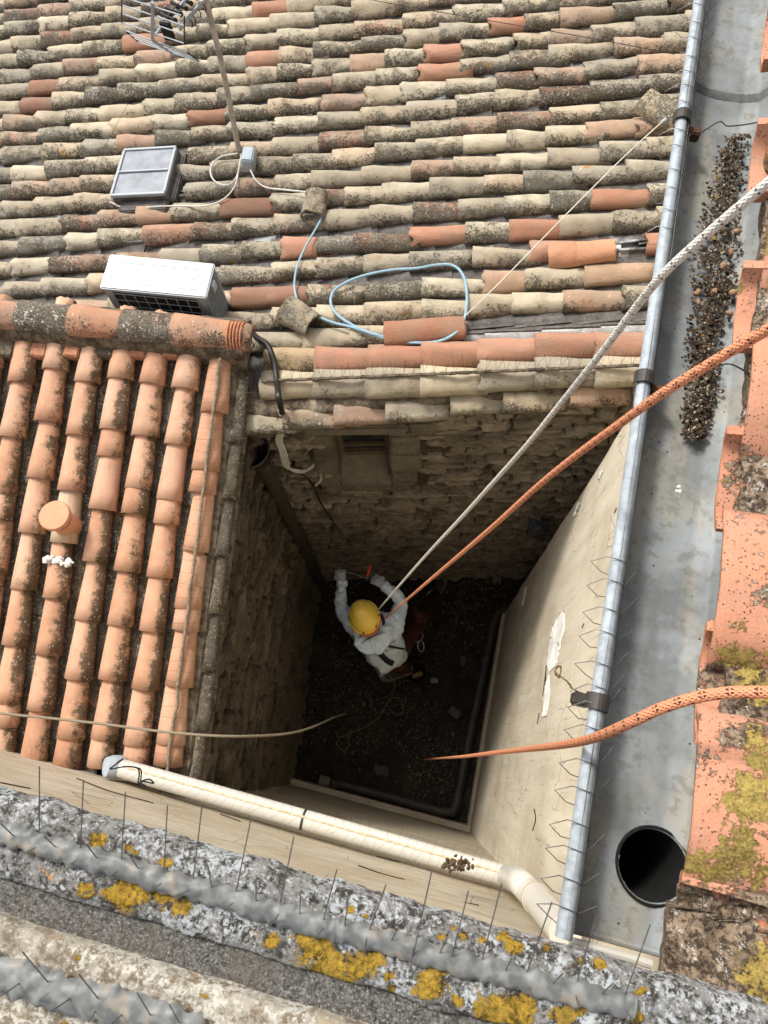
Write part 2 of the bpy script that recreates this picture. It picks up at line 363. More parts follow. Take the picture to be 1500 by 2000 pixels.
def rtile_mat():
    t = NT('near_terracotta'); L = t.attr('lich'); D = t.attr('dark'); n1 = t.noise(55, 8, .8); n2 = t.noise(300, 6, .8); n3 = t.noise(14, 5, .65); vd = t.vor(190); n4 = t.noise(130, 4, .7)
    col = t.mix(t.step(n3, .3, .7), lin(196, 136, 106), lin(184, 138, 114)); col = t.mix(t.ma('MULTIPLY', t.step(n2, .48, .7), .4), col, lin(216, 170, 144))
    col = t.mix(t.ma('MULTIPLY', t.step(n2, .44, .34), .5), col, lin(150, 92, 66))
    col = t.mix(t.ma('MULTIPLY', t.step(n1, .54, .62), .5), col, lin(158, 126, 104))
    grey = t.ma('MULTIPLY', t.step(t.noise(38, 6, .8), .62, .66), .8); col = t.mix(grey, col, t.mix(t.step(n2, .4, .6), lin(112, 100, 88), lin(170, 164, 150)))
    pit = t.ma('MULTIPLY', t.step(vd, .28, .15), t.step(t.noise(24, 3, .6), .38, .52)); col = t.mix(pit, col, lin(64, 46, 36))
    Dm = t.step(t.ma('ADD', D, t.ma('ADD', t.ma('MULTIPLY', t.ma('SUBTRACT', n1, .5), 1.6), t.ma('MULTIPLY', t.ma('SUBTRACT', n4, .5), .8))), .42, .55)
    dk = t.mix(t.step(n4, .42, .6), lin(66, 55, 45), lin(140, 122, 102)); dk = t.mix(t.step(t.ma('ADD', t.ma('MULTIPLY', n1, .6), t.ma('MULTIPLY', n2, .4)), .545, .575), dk, lin(186, 182, 170)); dk = t.mix(t.step(n3, .60, .66), dk, lin(172, 112, 82)); col = t.mix(Dm, col, dk)
    Lm = t.step(t.ma('ADD', L, t.ma('ADD', t.ma('MULTIPLY', t.ma('SUBTRACT', n1, .5), 2.2), t.ma('MULTIPLY', t.ma('SUBTRACT', n4, .5), 1.2))), .52, .60)
    col = t.mix(Lm, col, t.mix(t.step(t.ma('ADD', t.ma('MULTIPLY', n2, .5), t.ma('MULTIPLY', n1, .5)), .4, .6), lin(96, 82, 40), lin(172, 150, 84)))
    h = t.ma('ADD', t.ma('MULTIPLY', n2, .5), t.ma('ADD', t.ma('MULTIPLY', Lm, .5), t.ma('MULTIPLY', Dm, .6)))
    return t.fin(col, .88, h, .0028, bs=.9, spec=.2)
M_RTILE = rtile_mat()

M_WHITE = simple('white_painted_metal', lin(168, 176, 182), .35, 0, .03, 8, .0003, .5)
M_ACSIDE = simple('grey_painted_metal', lin(150, 157, 162), .45, 0, .06, 8, .0003, .4)
M_BLACK = simple('black_plastic', (.012, .012, .013, 1), .45)
M_DARKM = simple('dark_painted_metal', lin(66, 62, 58), .5, .2, .25, 40)
M_RUST = simple('rusty_iron', lin(92, 62, 42), .85, .1, .4, 60, .001)
M_WIRE = simple('steel_wire', lin(112, 112, 110), .4, .7, .2, 60)
M_WIRED = simple('dark_wire', lin(70, 66, 62), .5, .4, .2, 60)
M_ALU = simple('aluminium', lin(172, 178, 184), .35, .6, .1, 30)
M_MAST = simple('mast_steel', lin(170, 160, 150), .55, .3, .25, 20)
M_PVC = simple('white_pvc', lin(198, 194, 184), .4, 0, .05, 6, .0003, .45)
M_PVCD = simple('beige_pvc', lin(186, 174, 156), .5, 0, .08, 6, .0003, .4)
M_GREYP = simple('grey_plastic', lin(162, 172, 180), .5, 0, .06, 12)
M_DPIPE = simple('dark_drain_plastic', lin(62, 56, 48), .5, 0, .25, 14, .0008, .35)
M_BLUE = simple('blue_grey_cable_sheath', lin(138, 168, 184), .5, 0, .1, 20)
M_WCAB = simple('white_cable_sheath', lin(206, 204, 196), .5, 0, .1, 20)
M_BCAB = simple('black_cable_sheath', lin(34, 32, 30), .4, 0, .2, 30)
M_WOOD = simple('old_grey_wood', lin(96, 82, 64), .85, 0, .3, 24, .002)
M_SOIL = simple('dark_grit', lin(40, 35, 30), .95, 0, .4, 50, .006)
M_PEB = None
def glass():
    t = NT('dusty_glass'); n = t.noise(9, 4, .6); col = t.mix(t.step(n, .35, .65), lin(74, 82, 92), lin(108, 116, 126))
    return t.fin(col, .22, t.noise(3, 2, .5), .002, 0, spec=.8)
M_GLASS = glass()
M_DGLASS = simple('dark_window_glass', (.02, .022, .024, 1), .12, 0, .1, 6, .0002, .7)
def rope_mat(name, c, dots, fleck, sc=1.0):
    t = NT(name); U_ = t.attr('ru'); A_ = t.attr('ra')
    # braided sheath: helical ribs both ways
    s1 = t.ma('SINE', t.ma('ADD', t.ma('MULTIPLY', U_, 900 * sc), t.ma('MULTIPLY', A_, 8 * math.tau))); s2 = t.ma('SINE', t.ma('SUBTRACT', t.ma('MULTIPLY', U_, 900 * sc), t.ma('MULTIPLY', A_, 8 * math.tau)))
    rib = t.ma('MAXIMUM', s1, s2)
    col = t.mix(t.step(rib, .2, .9), tuple(x * .84 for x in c[:3]) + (1,), c)
    n = t.noise(240, 3, .6); col = t.mix(t.ma('MULTIPLY', t.step(n, .5, .7), .2), col, tuple(min(1, x * 1.3) for x in c[:3]) + (1,))
    if dots:
        f1 = t.ma('FRACT', t.ma('ADD', t.ma('MULTIPLY', U_, 36.0), t.ma('MULTIPLY', A_, 2.0))); f2 = t.ma('FRACT', t.ma('SUBTRACT', t.ma('MULTIPLY', U_, 36.0), t.ma('MULTIPLY', A_, 2.0)))
        g = t.ma('FRACT', t.ma('MULTIPLY', U_, 176.0)); q = t.ma('FRACT', t.ma('MULTIPLY', A_, 8.0))
        m = t.ma('MULTIPLY', t.ma('MULTIPLY', t.step(t.ma('ABSOLUTE', t.ma('SUBTRACT', f1, .5)), .27, .24), t.step(t.ma('ABSOLUTE', t.ma('SUBTRACT', f2, .5)), .27, .24)),
                 t.ma('MULTIPLY', t.step(t.ma('ABSOLUTE', t.ma('SUBTRACT', g, .5)), .36, .3), t.step(t.ma('ABSOLUTE', t.ma('SUBTRACT', q, .5)), .32, .26)))
        col = t.mix(t.ma('MULTIPLY', m, fleck), col, lin(48, 34, 30))
    if not dots and fleck:
        g = t.ma('FRACT', t.ma('MULTIPLY', U_, 42.0)); q = t.ma('FRACT', t.ma('MULTIPLY', A_, 6.0))
        col = t.mix(t.ma('MULTIPLY', t.ma('MULTIPLY', t.step(t.ma('ABSOLUTE', t.ma('SUBTRACT', g, .5)), .075, .05), t.step(t.ma('ABSOLUTE', t.ma('SUBTRACT', q, .5)), .36, .28)), .8), col, lin(60, 56, 50))
    return t.fin(col, .85, rib, .0008, spec=.2)
M_ROPEO = rope_mat('orange_braid', lin(230, 154, 116), True, .92); M_ROPEW = rope_mat('white_braid', lin(226, 223, 214), False, .8)
M_ROPEG = rope_mat('grey_braid', lin(150, 138, 118), False, 0, .6)

# ------------------------------------------------------------------ frames of the place
Z3 = V(0, 0, 1)
AF = V(-1.32, 1.55, 0); BF = V(.794, 2.068, 0)                  # foot of the far wall
FD = (BF - AF).normalized(); FN = V(FD.y, -FD.x, 0)              # FN looks at the camera side
AL = V(-1.32, 1.55, 0); BL = V(-1.047, -.459, 0)                # foot of the left wall
LD = (BL - AL).normalized(); LN = V(-LD.y, LD.x, 0)
if LN.x < 0: LN = -LN
NY = -.43                                                       # near wall plane
U = V(math.cos(math.radians(10.5)), math.sin(math.radians(10.5)), .15).normalized()    # up the main roof
Vv = V(-math.sin(math.radians(10.5)), math.cos(math.radians(10.5)), 0); Vv = (Vv - U * Vv.dot(U)).normalized()
NR = U.cross(Vv).normalized()
Q0 = V(-.16427, 1.86407, 3.98622)
def main_sv(px, py, off=0):
    p = hit(px, py, Q0 + NR * off, NR) - Q0; return p.dot(U), p.dot(Vv)
def MR(s, v, h=0): return Q0 + U * s + Vv * v + NR * h          # h = 0 at tile crowns

# ================================================================== SETTING
g = mesh('ground', [(-60, -60, -.02), (60, -60, -.02), (60, 60, -.02), (-60, 60, -.02)], [(0, 1, 2, 3)], M_CEM)
tag(link('ground', g), 'rough grey ground around the buildings', kind='structure')

def floor_mat():
    t = NT('dark_mottled_floor'); n = t.noise(9, 6, .7); n2 = t.noise(80, 5, .75); low = t.noise(2.2, 4, .6)  # dark brown mottling over the whole floor
    col = t.mix(t.step(n, .35, .65), lin(52, 46, 40), lin(34, 30, 27)); col = t.mix(t.step(n2, .58, .72), col, lin(78, 68, 56)); col = t.mix(t.ma('MULTIPLY', t.step(low, .55, .68), .6), col, lin(70, 62, 50))
    return t.fin(col, .9, t.ma('ADD', n, n2), .01)
vs = []; fs = []; nx, ny = 60, 70
for j in range(ny + 1):
    for i in range(nx + 1):
        x = -1.5 + 2.9 * i / nx; y = -.55 + 3.0 * j / ny; vs.append((x, y, .012 * fbm(x * 3, y * 3) + .01))
for j in range(ny):
    for i in range(nx): a = j * (nx + 1) + i; fs.append((a, a + 1, a + nx + 2, a + nx + 1))
tag(link('courtyard_floor', mesh('courtyard_floor', vs, fs, floor_mat(), True)), 'dark floor of the narrow light well', kind='structure')

# gravel: tiny stones nobody could count
def pebbles(mb, spots, lo, hi, flat=.6):
    for (x, y, z) in spots:
        s = ru(lo, hi) * (1 if rnd() < .93 else 1.8); a = ru(0, 6.28); sx = s * ru(.7, 1.4); sy = s * ru(.6, 1.1); sz = s * flat * ru(.6, 1.2)
        ca, sa = math.cos(a), math.sin(a); v = []
        for k in range(5):
            q = 2 * math.pi * k / 5 + ru(-.3, .3); X, Y = sx * math.cos(q), sy * math.sin(q); v.append((x + X * ca - Y * sa, y + X * sa + Y * ca, z))
        v.append((x + ru(-.2, .2) * s, y + ru(-.2, .2) * s, z + sz)); mb.add(v, [(k, (k + 1) % 5, 5) for k in range(5)])
t = NT('mixed_grit'); rv = t.attr('Col', 'Color'); n = t.noise(45, 2, .5); n2 = t.noise(160, 2, .5)
M_PEB = t.fin(t.mix(t.step(n2, .62, .68), t.mix(t.step(n, .4, .62), lin(44, 38, 32), lin(116, 102, 84)), lin(190, 178, 158)), .9)
mb = MB(); sp = []
for k in range(17000):
    x = ru(-1.3, .8); y = ru(-.45, 2.05); d = fbm(x * 1.6 + 3, y * 1.6, 2)
    if rnd() <   .6 + d * .9: sp.append((x, y, .008 + .012 * fbm(x * 3, y * 3)))
pebbles(mb, sp, .005, .012); o = mb.build('gravel', M_PEB); tag(o, 'loose gravel and grit strewn over the dark courtyard floor', 'gravel', kind='stuff')

# ------------------------------------------------------------------ rubble walls
def stone(w, h, d, seed):
    "one rubble stone: front grid pulled round at the rim; local x along wall, y out, z up, origin = centre of back"
    nx, nzv = 9, 5; v = []; f = []; r = random.Random(seed); kx = [r.uniform(-.12, .12) for _ in range(4)]
    for j in range(nzv + 1):
        for i in range(nx + 1):
            a = -1 + 2 * i / nx; b = -1 + 2 * j / nzv
            m = max(abs(a), abs(b)); e = 1 - max(0, m - .7) ** 2 * 5.5
            c = 1 - .10 * (abs(a) * abs(b)) ** 2
            x = a * w / 2 * c * (1 + kx[0] * b * .4); z = b * h / 2 * c * (1 + kx[1] * a * .8) + kx[2] * h * .2 * math.sin(a * 3 + kx[3] * 20)
            y = d * (.5 + .5 * e) + d * .5 * mn.noise(Vector((x * 14 + seed, z * 20, seed * .7))) + d * .38 * mn.noise(Vector((x * 34 + seed, z * 60, 2)))
            v.append((x + .12 * w * mn.noise(Vector((z * 36, seed, 1))) * (abs(a) > .7), max(y, .003), z + .30 * h * mn.noise(Vector((x * 22, seed, 4))) * (abs(b) > .55)))
    for j in range(nzv):
        for i in range(nx): a = j * (nx + 1) + i; f.append((a, a + 1, a + nx + 2, a + nx + 1))
    rim = [i for i in range(nx + 1)] + [j * (nx + 1) + nx for j in range(1, nzv + 1)] + [nzv * (nx + 1) + i for i in range(nx - 1, -1, -1)] + [j * (nx + 1) for j in range(nzv - 1, 0, -1)]
    n0 = len(v)
    for q in rim: v.append((v[q][0], -.03, v[q][2]))
    for k in range(len(rim)): k2 = (k + 1) % len(rim); f.append((rim[k2], rim[k], n0 + k, n0 + k2))
    return v, f
def rubble(root, A, D, N, length, ztop, hole=None, hfun=None, seed0=0, cap=300, mat=None):
    "courses of stones over a wall plane"
    z = .02; items = []; k = seed0
    hmax = max(ztop(0), ztop(length))
    while z < hmax:
        h = ru(.032, .075) * (1 if rnd() < .82 else 1.7); s = -ru(0, .2)
        while s < length:
            w = ru(.09, .32) * (1 if rnd() < .85 else 1.35); sc = s + w / 2; zc = z + h / 2 + .02 * nz(sc * 2, z * 3)
            s0 = s; s += w
            if sc < .02 or sc > length - .02 or zc + h / 2 > ztop(sc): continue
            if hole and hole[0] - w * .12 < sc < hole[1] + w * .12 and hole[2] - h * .4 < zc < hole[3] + h * .4: continue
            parts = [(sc, zc, w, h)]
            if rnd() < .3 and h > .09: parts = [(sc, zc - h * .25, w, h * .5), (sc, zc + h * .27, w, h * .46)]
            for q in parts: k += 1; items.append(q + (k,))
        z += h
    items.sort(key=lambda q: -q[1])
    mx = MB()
    for i, (sc, zc, w, h, sd_) in enumerate(items):
        v, f = stone(w * ru(.84, .98), h * ru(.80, .97), ru(.012, .06), sd_)
        a = ru(-.07, .07); B = Matrix((D, N, Z3)).transposed().to_4x4(); B.translation = A + D * sc + Z3 * zc
        B = B @ Matrix.Rotation(a, 4, 'Y')
        if i < cap: link('stone', mesh('stone', v, f, mat or M_STONE, False), root, B)
        else: mx.add([B @ Vector(p) for p in v], f)
    if mx.v: mx.build('stones', mat or M_STONE, root, kind='stuff')
def backing(root, A, D, N, length, ztop, hole, mat, thick=.35, name='wall_core'):
    "mortar bed behind the stones as a relief sheet with a void at the window, plus a solid behind"
    nx, nzz = int(length / .04), 90; v = []; f = []
    for j in range(nzz + 1):
        for i in range(nx + 1):
            s = length * i / nx; z = ztop(s) * j / nzz; p = A + D * s + Z3 * z + N * (.006 * fbm(s * 12, z * 12, 5))
            v.append(p)
    for j in range(nzz):
        for i in range(nx):
            s = length * (i + .5) / nx; z = ztop(s) * (j + .5) / nzz
            if hole and hole[0] < s < hole[1] and hole[2] < z < hole[3]: continue
            a = j * (nx + 1) + i; f.append((a, a + 1, a + nx + 2, a + nx + 1))
    return MB().add(v, f).build(name, mat, root, smooth=True)

# far wall
FL = (BF - AF).length + .55
r_far = thing('stone_wall', 'old rubble stone wall with a small window, below the cream verge tiles', 'wall', AF)
hole = None
ftop = lambda s: 3.67 + .148 * s
backing(r_far, AF, FD, FN, FL, ftop, (.49, .81, 2.70, 3.46), M_LIME)
rubble(r_far, AF, FD, FN, FL, ftop, (.37, 1.0, 2.60, 3.58), seed0=100)
BM = Matrix((FD, FN, Z3)).transposed().to_4x4(); BM.translation = AF
def fbx(name, s0, s1, y0, y1, z0, z1, mat, parent, bev=.006): return MB().box((s0, y0, z0), (s1, y1, z1), BM).build(name, mat, parent, bevel=bev, smooth=True)
fbx('lintel', .33, .93, -.3, .045, 3.47, 3.57, M_STONE2, r_far, .014)
fbx('jamb_stone', .82, 1.0, -.3, .05, 3.20, 3.462, M_STONE2, r_far, .016); fbx('jamb_stone', .812, 1.015, -.3, .042, 2.93, 3.192, M_STONE2, r_far, .016); fbx('jamb_stone', .815, .99, -.3, .048, 2.69, 2.92, M_STONE2, r_far, .016)
fbx('jamb_stone', .935, 1.08, -.3, .05, 3.48, 3.63, M_STONE2, r_far, .014)
fbx('jamb_stone', .35, .485, -.3, .035, 3.17, 3.462, M_STONE2, r_far, .014); fbx('jamb_stone', .34, .48, -.3, .03, 2.85, 3.162, M_STONE2, r_far, .014); fbx('jamb_stone', .33, .485, -.3, .036, 2.62, 2.84, M_STONE2, r_far, .014)
fbx('sill_stone', .36, .95, -.3, .05, 2.60, 2.68, M_STONE2, r_far, .012)
MB().add([BM @ V(*p) for p in [(.486, -.12, 2.90), (.818, -.12, 2.90), (.818, .04, 2.72), (.486, .04, 2.72), (.486, -.12, 2.684), (.818, -.12, 2.684), (.818, .04, 2.684), (.486, .04, 2.684)]],
    [(0, 3, 2, 1), (4, 5, 6, 7), (3, 7, 6, 2), (0, 1, 5, 4), (0, 4, 7, 3), (1, 2, 6, 5)]).build('sloping_sill', M_STONE2, r_far)
fr = MB()
for b in [((.486, -.14, 2.90), (.52, -.09, 3.46)), ((.785, -.14, 2.90), (.818, -.09, 3.46)), ((.52, -.14, 2.90), (.785, -.09, 2.95)), ((.52, -.14, 3.425), (.785, -.09, 3.46)), ((.52, -.13, 3.02), (.785, -.10, 3.04))]: fr.box(*b, BM)
fo = fr.build('window', M_WOOD, r_far)
MB().box((.52, -.13, 2.95), (.785, -.12, 3.425), BM).build('pane', M_DGLASS, fo)
MB().box((.3, -.6, 2.6), (1.1, -.31, 3.7), BM).build('room_behind', M_BLACK, r_far)
# low dark doorway head and beam at the foot of the far wall
fbx('door_lintel', 1.28, 1.95, -.1, .06, .62, .76, M_STONE2, r_far, .01)
# left wall
LL = 2.05
r_left = thing('stone_wall', 'dark rubble stone wall dropping into the shaft under the left roof', 'wall', AL)
ltop = lambda s: 3.74 - .345 * s
B_L = AL - LD * .25
backing(r_left, AL - LD * .4, LD, LN, LL + .45, lambda s: 3.86 - .345 * s, None, M_LIME)
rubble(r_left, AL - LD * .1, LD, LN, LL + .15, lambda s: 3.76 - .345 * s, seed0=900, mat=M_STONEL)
# shallow blocked opening in it
BLM = Matrix((LD, LN, Z3)).transposed().to_4x4(); BLM.translation = AL
MB().box((.78, -.05, 2.15), (1.15, .055, 2.25), BLM).build('lintel', M_STONE2, r_left, bevel=.01)

# ------------------------------------------------------------------ cream walls
def grid_wall(name, A, B, z0, z1, mat, root, amp=.006, nx=50, nzv=80, flip=False, bulge=None):
    A = Vector(A); B = Vector(B); D = (B - A); N = V(D.y, -D.x, 0).normalized(); v = []; f = []
    for j in range(nzv + 1):
        for i in range(nx + 1):
            s = i / nx; z = z0 + (z1 - z0) * j / nzv; p = A + D * s + Z3 * z
            v.append(p + N * (amp * fbm(p.x * 2 + p.y * 2, z * 1.5, 3) + (bulge(s, z) if bulge else 0)))
    for j in range(nzv):
        for i in range(nx):
            a = j * (nx + 1) + i; q = (a, a + 1, a + nx + 2, a + nx + 1); f.append(q[::-1] if flip else q)
    return MB().add(v, f).build(name, mat, root, smooth=True)
CA = V(.668, -.44, 0); CB = V(.612, 1.62, 0)
r_cream = thing('rendered_wall', 'tall cream rendered wall with peeling paint below the zinc gutter', 'wall', CA)
grid_wall('render_face', CA, CB, 0, 5.9, M_CREAM, r_cream, .008, flip=True)
# end of that wall and its thickness
grid_wall('render_end', CB + V(0, 0, 0), CB + V(.5, .12, 0), 0, 5.9, M_CREAM, r_cream, .006, 14, flip=True)
MB().box((.74, -.44, 0), (1.4, 1.55, 5.88)).build('wall_core', M_CREAM, r_cream)
# plinth at the foot
cd_ = (CB - CA).normalized(); CN = V(-cd_.y, cd_.x, 0)
def onc(px, py, off=.004): return hit(px, py, CA + CN * off, CN)
MBp = MB(); MBp.box((0, 0, 0), ((CB - CA).length - .02, .035, .16), Matrix((cd_, CN, Z3)).transposed().to_4x4().copy() if False else Matrix.Translation(CA) @ Matrix((cd_, CN, Z3)).transposed().to_4x4())
MBp.build('plinth', M_CREAM2, r_cream, bevel=.006)
def patch(pts, name, mat, root, fn, Nn, jag=.003, lift=.0035):
    c = [fn(*p) for p in pts]; m = []; jag = .007
    for i in range(len(c)):
        a, b = c[i], c[(i + 1) % len(c)]
        k = max(2, int((b - a).length / .008))
        for j in range(k): q = a.lerp(b, j / k); m.append(q + Vector((nz(q.x * 90, q.z * 90, 1), nz(q.z * 70, q.y * 90, 5), nz(q.y * 80, q.z * 60, 9))) * jag)
    mid = sum(m, V(0, 0, 0)) / len(m)
    n = len(m); vv = [p + Nn * lift for p in m] + [p - Nn * .004 for p in m] + [mid + Nn * (lift + .001)]
    f = [(k, (k + 1) % n, 2 * n) for k in range(n)] + [(k, n + k, n + (k + 1) % n, (k + 1) % n) for k in range(n)]
    return MB().add(vv, f).build(name, mat, root)
M_PLAST = simple('bare_white_plaster', lin(222, 220, 212), .9, 0, .06, 60, .002)
M_CRACK = simple('dark_crack', lin(34, 28, 22), .95)
for pts in [[(1100, 1192), (1101, 1222), (1093, 1262), (1085, 1300), (1074, 1312), (1068, 1296), (1072, 1260), (1080, 1226)], [(1072, 1318), (1073, 1352), (1066, 1398), (1061, 1398), (1064, 1352)],
            [(1236, 850), (1250, 852), (1243, 900), (1232, 910)], [(1176, 918), (1180, 916), (1172, 935), (1168, 934)], [(1130, 980), (1132, 984), (1122, 1008), (1119, 1006)], [(1024, 1150), (1028, 1146), (1022, 1180), (1019, 1184)]]:
    patch(pts, 'bare_patch', M_PLAST, r_cream, onc, CN)
for pts in [[(1101, 1192), (1092, 1212), (1078, 1236), (1071, 1262), (1067, 1298), (1065, 1330)], [(1092, 1246), (1088, 1276)], [(1254, 770), (1240, 800), (1231, 830)], [(1066, 1310), (1060, 1360)], [(1053, 1392), (1049, 1414)], [(1043, 1580), (1046, 1600), (1040, 1622)], [(1204, 992), (1200, 1002)], [(1140, 1218), (1137, 1226)]]:
    MB().tube(spline([onc(*p, .005) for p in pts], 5), .0024, 5).build('crack', M_CRACK, r_cream)

r_near = thing('rendered_wall', 'dirty cream rendered wall behind the white pipe, below the parapet', 'wall', (-2.6, NY, 0))
grid_wall('render_face', (-2.8, NY, 0), (.72, NY, 0), 0, 6.2, M_CREAM2, r_near, .008, 70, 90, flip=True)
MB().box((-2.8, NY - .5, 0), (1.4, NY - .03, 6.15)).build('wall_core', M_CREAM2, r_near)
MB().box((-1.04, NY - .005, .0), (.66, NY + .05, .22)).build('plinth', M_CREAM2, r_near, bevel=.006)
for pts in [[(150, 1520), (215, 1545), (300, 1568)], [(430, 1590), (470, 1604)], [(700, 1690), (745, 1706), (790, 1718)], [(735, 1672), (780, 1683)], [(0, 1528), (60, 1540)], [(905, 1762), (935, 1768)]]:
    MB().tube(spline([hit(px, py, (0, NY + .003, 0), V(0, 1, 0)) for px, py in pts], 5), .0022, 5).build('crack', M_CRACK, r_near)

# ================================================================== ROOF TILES
def barrel(L, w0, w1, ht, th=.013, seg=10, rings=5, seed=0, irr=.004, concave=False, chip=0):
    "clay barrel tile; x from the wide end (0) to the narrow end (L), crown up"
    r = random.Random(seed); ph = r.uniform(0, 50); v = []; f = []
    def row(x, k, inner):
        w = w0 + (w1 - w0) * x / L; out = []
        for i in range(seg + 1):
            q = math.pi * i / seg; a = 1 - (th / (w / 2) if inner else 0); hh = ht * (w / w0) ** .5 - (th if inner else 0)
            y = math.cos(q) * w / 2 * a; z = math.sin(q) ** .8 * hh if 0 < i < seg else 0
            j = irr * mn.noise(Vector((x * 9 + ph, q * 1.2, ph))); y *= 1 + j * 9; z += j * 2.2 * math.sin(q)
            xx = x
            if k == 0: xx += (.006 if irr > .004 else .0015) * mn.noise(Vector((q * 2, ph, 3))) + (chip * .03 * max(0, mn.noise(Vector((q * 1.5, ph, 9))) + .1))
            if k == rings: xx += .008 * mn.noise(Vector((q * 2.5, ph, 7)))
            out.append((xx, y, z if not concave else -z))
        return out
    n = seg + 1
    for inner in (False, True):
        for k in range(rings + 1): v += row(L * k / rings, k, inner)
    o = (rings + 1) * n
    for k in range(rings):
        for i in range(seg):
            a = k * n + i; q = (a, a + 1, a + n + 1, a + n); q2 = (a + o, a + n + o, a + n + 1 + o, a + 1 + o)
            f.append(q if not concave else q[::-1]); f.append(q2 if not concave else q2[::-1])
    for i in range(seg):
        a = i; f.append((a, a + o, a + 1 + o, a + 1)); a = rings * n + i; f.append((a, a + 1, a + 1 + o, a + o))
    for k in range(rings):
        a = k * n; f.append((a, a + n, a + n + o, a + o)); a = k * n + seg; f.append((a, a + o, a + n + o, a + n))
    return v, f
C_CREAM = [lin(196, 182, 156), lin(184, 170, 146), lin(202, 190, 166), lin(176, 164, 143), lin(194, 174, 148)]
C_GREY = [lin(158, 150, 136), lin(142, 134, 120), lin(166, 158, 142)]
C_PINK = [lin(184, 150, 126), lin(190, 158, 134), lin(176, 142, 120)]
C_RED = [lin(152, 108, 88), lin(156, 114, 94), lin(144, 102, 84)]
C_ORG = [lin(182, 132, 108), lin(188, 138, 114), lin(176, 126, 102)]
def pick(px=0, py=0):
    "neighbouring tiles tend to share age and crust"
    f = .5 + .9 * nz(px / 170, py / 60, 3.3) + .35 * nz(px / 60, py / 30, 8.1); q = rnd() * .55 + f * .45
    if rnd() < .075: return random.choice(C_PINK), ru(.2, .6)
    if rnd() < .035: return random.choice(C_RED), ru(.45, .8)
    if q < .44: return random.choice(C_CREAM), ru(.15, .45)
    if q < .72: return random.choice(C_CREAM), ru(.40, .72)
    if q < .80: return random.choice(C_GREY), ru(.4, .7)
    return random.choice(C_GREY), ru(.62, .9)
def setc(o, c, a): o.color = (c[0], c[1], c[2], a)

# ------------------------------------------------------------------ main roof
r_main = thing('tiled_roof', 'large old roof of lichened cream and terracotta barrel tiles beyond the shaft', 'roof', MR(0, 0))
HT = .062
VAR = []
for k in range(10):
    L = ru(.33, .37); v, f = barrel(L, ru(.126, .142), ru(.104, .118), HT, seed=k, irr=.009, chip=k % 3); VAR.append((mesh('tile', v, f, M_TILE, True), v, f, L))
ROWS = [0, .14, .29, .43, .58, .75, .91, 1.08, 1.24, 1.385, 1.54, 1.68, 1.85, 2.0, 2.15, 2.30, 2.46, 2.61, 2.77, 2.92, 3.08, 3.23, 3.39]
MB_R = Matrix((U, Vv, NR)).transposed().to_4x4()
def s_at(px, v):
    "distance along the row v where it crosses photo column px"
    lo, hi = -7.0, 2.5
    for _ in range(40):
        m = (lo + hi) / 2
        if proj(MR(m, v))[0] < px: lo = m
        else: hi = m
    return (lo + hi) / 2
tiles = []      # dict(M, s, v, len, color, alpha)
def row_wave(ri, s): return .022 * nz(s * 1.3, ri * 5.1)
SKYL = (205, 350, 285, 400)
for ri, v0 in enumerate(ROWS):
    sR = s_at(1298, v0) + ru(.0, .1) + .25 if ri > 1 else s_at(1300, v0) + .2
    s = s_at(-40, v0) - ru(0, .25)
    if ri == 0: s = s_at(512, v0)
    if ri == 1: s = s_at(520, v0)
    if ri == 2: s = s_at(330, v0)
    if ri == 3: s = s_at(150, v0)
    while s < sR:
        ex = ru(.215, .32)
        if ri == 0: ex = .285
        if ri == 1 and s > s_at(585, v0): ex = .285
        px, py = proj(MR(s + ex / 2, v0))
        sk = False
        if ri == 2 and px > 900: sk = True
        if SKYL[0] + 5 < px < SKYL[1] - 5 and SKYL[2] + 15 < py < SKYL[3] - 5: sk = True
        if py > 600 and px < 440: sk = True
        if 1165 < px < 1215 and 470 < py < 500: sk = True
        if px > 1262 and 510 < py < 550: sk = True
        if rnd() < .022 and ri > 1: s += .07      # a gap showing the bed
        if not sk:
            c, a = pick(px, py)
            if ri == 0: c, a = random.choice(C_CREAM), ru(.0, .3)
            if ri == 1: c, a = (random.choice(C_ORG), -.6) if px > 590 else (lin(186, 158, 120), .4)
            tiles.append(dict(s=s, v=v0, ri=ri, ex=ex, c=c, a=a, px=px, py=py))
        s += ex
FRESH = [(483, 118, 1), (378, 236, 0), (110, 163, 0), (47, 207, 0), (270, 82, 1), (945, 48, 1), (848, 98, 1), (835, 140, 1), (455, 402, 0), (1045, 447, 1), (850, 457, 1), (1255, 380, 1), (570, 482, 1), (500, 13, 1), (478, 570, 0), (527, 573, 0), (1120, 490, 1), (1285, 485, 1), (340, 418, 0)]
DIRTY = [(690, 122, 2, .2), (985, 152, 3, .7), (700, 270, 3, .6), (985, 237, 3, .6), (325, 460, 1, .35), (410, 450, 3, .75), (455, 450, 3, .7), (100, 510, 3, .8), (160, 508, 3, .6), (700, 470, 3, .8), (1190, 488, 2, .1), (1215, 235, 2, .1), (1120, 23, 2, .15), (275, 425, 2, .1), (150, 432, 3, .7), (100, 75, 3, .7), (880, 403, 3, .8), (1015, 540, 2, .1), (1130, 575, 2, .3), (960, 60, 1, -.3), (640, 385, 3, .7), (250, 275, 2, .2), (1150, 175, 3, 1.0), (720, 55, 2, .5), (830, 640, 2, .2)]
pal = {0: C_RED, 1: C_ORG, 2: C_PINK, 3: C_RED}
def near(px, py, maxd=60):
    b = min((t for t in tiles if t['ri'] > 1), key=lambda t: (t['px'] - px) ** 2 + 4 * (t['py'] - py) ** 2); return b
for (px, py, k) in FRESH: t_ = near(px, py); t_['c'] = random.choice(pal[k]); t_['a'] = -.6; t_['fresh'] = True
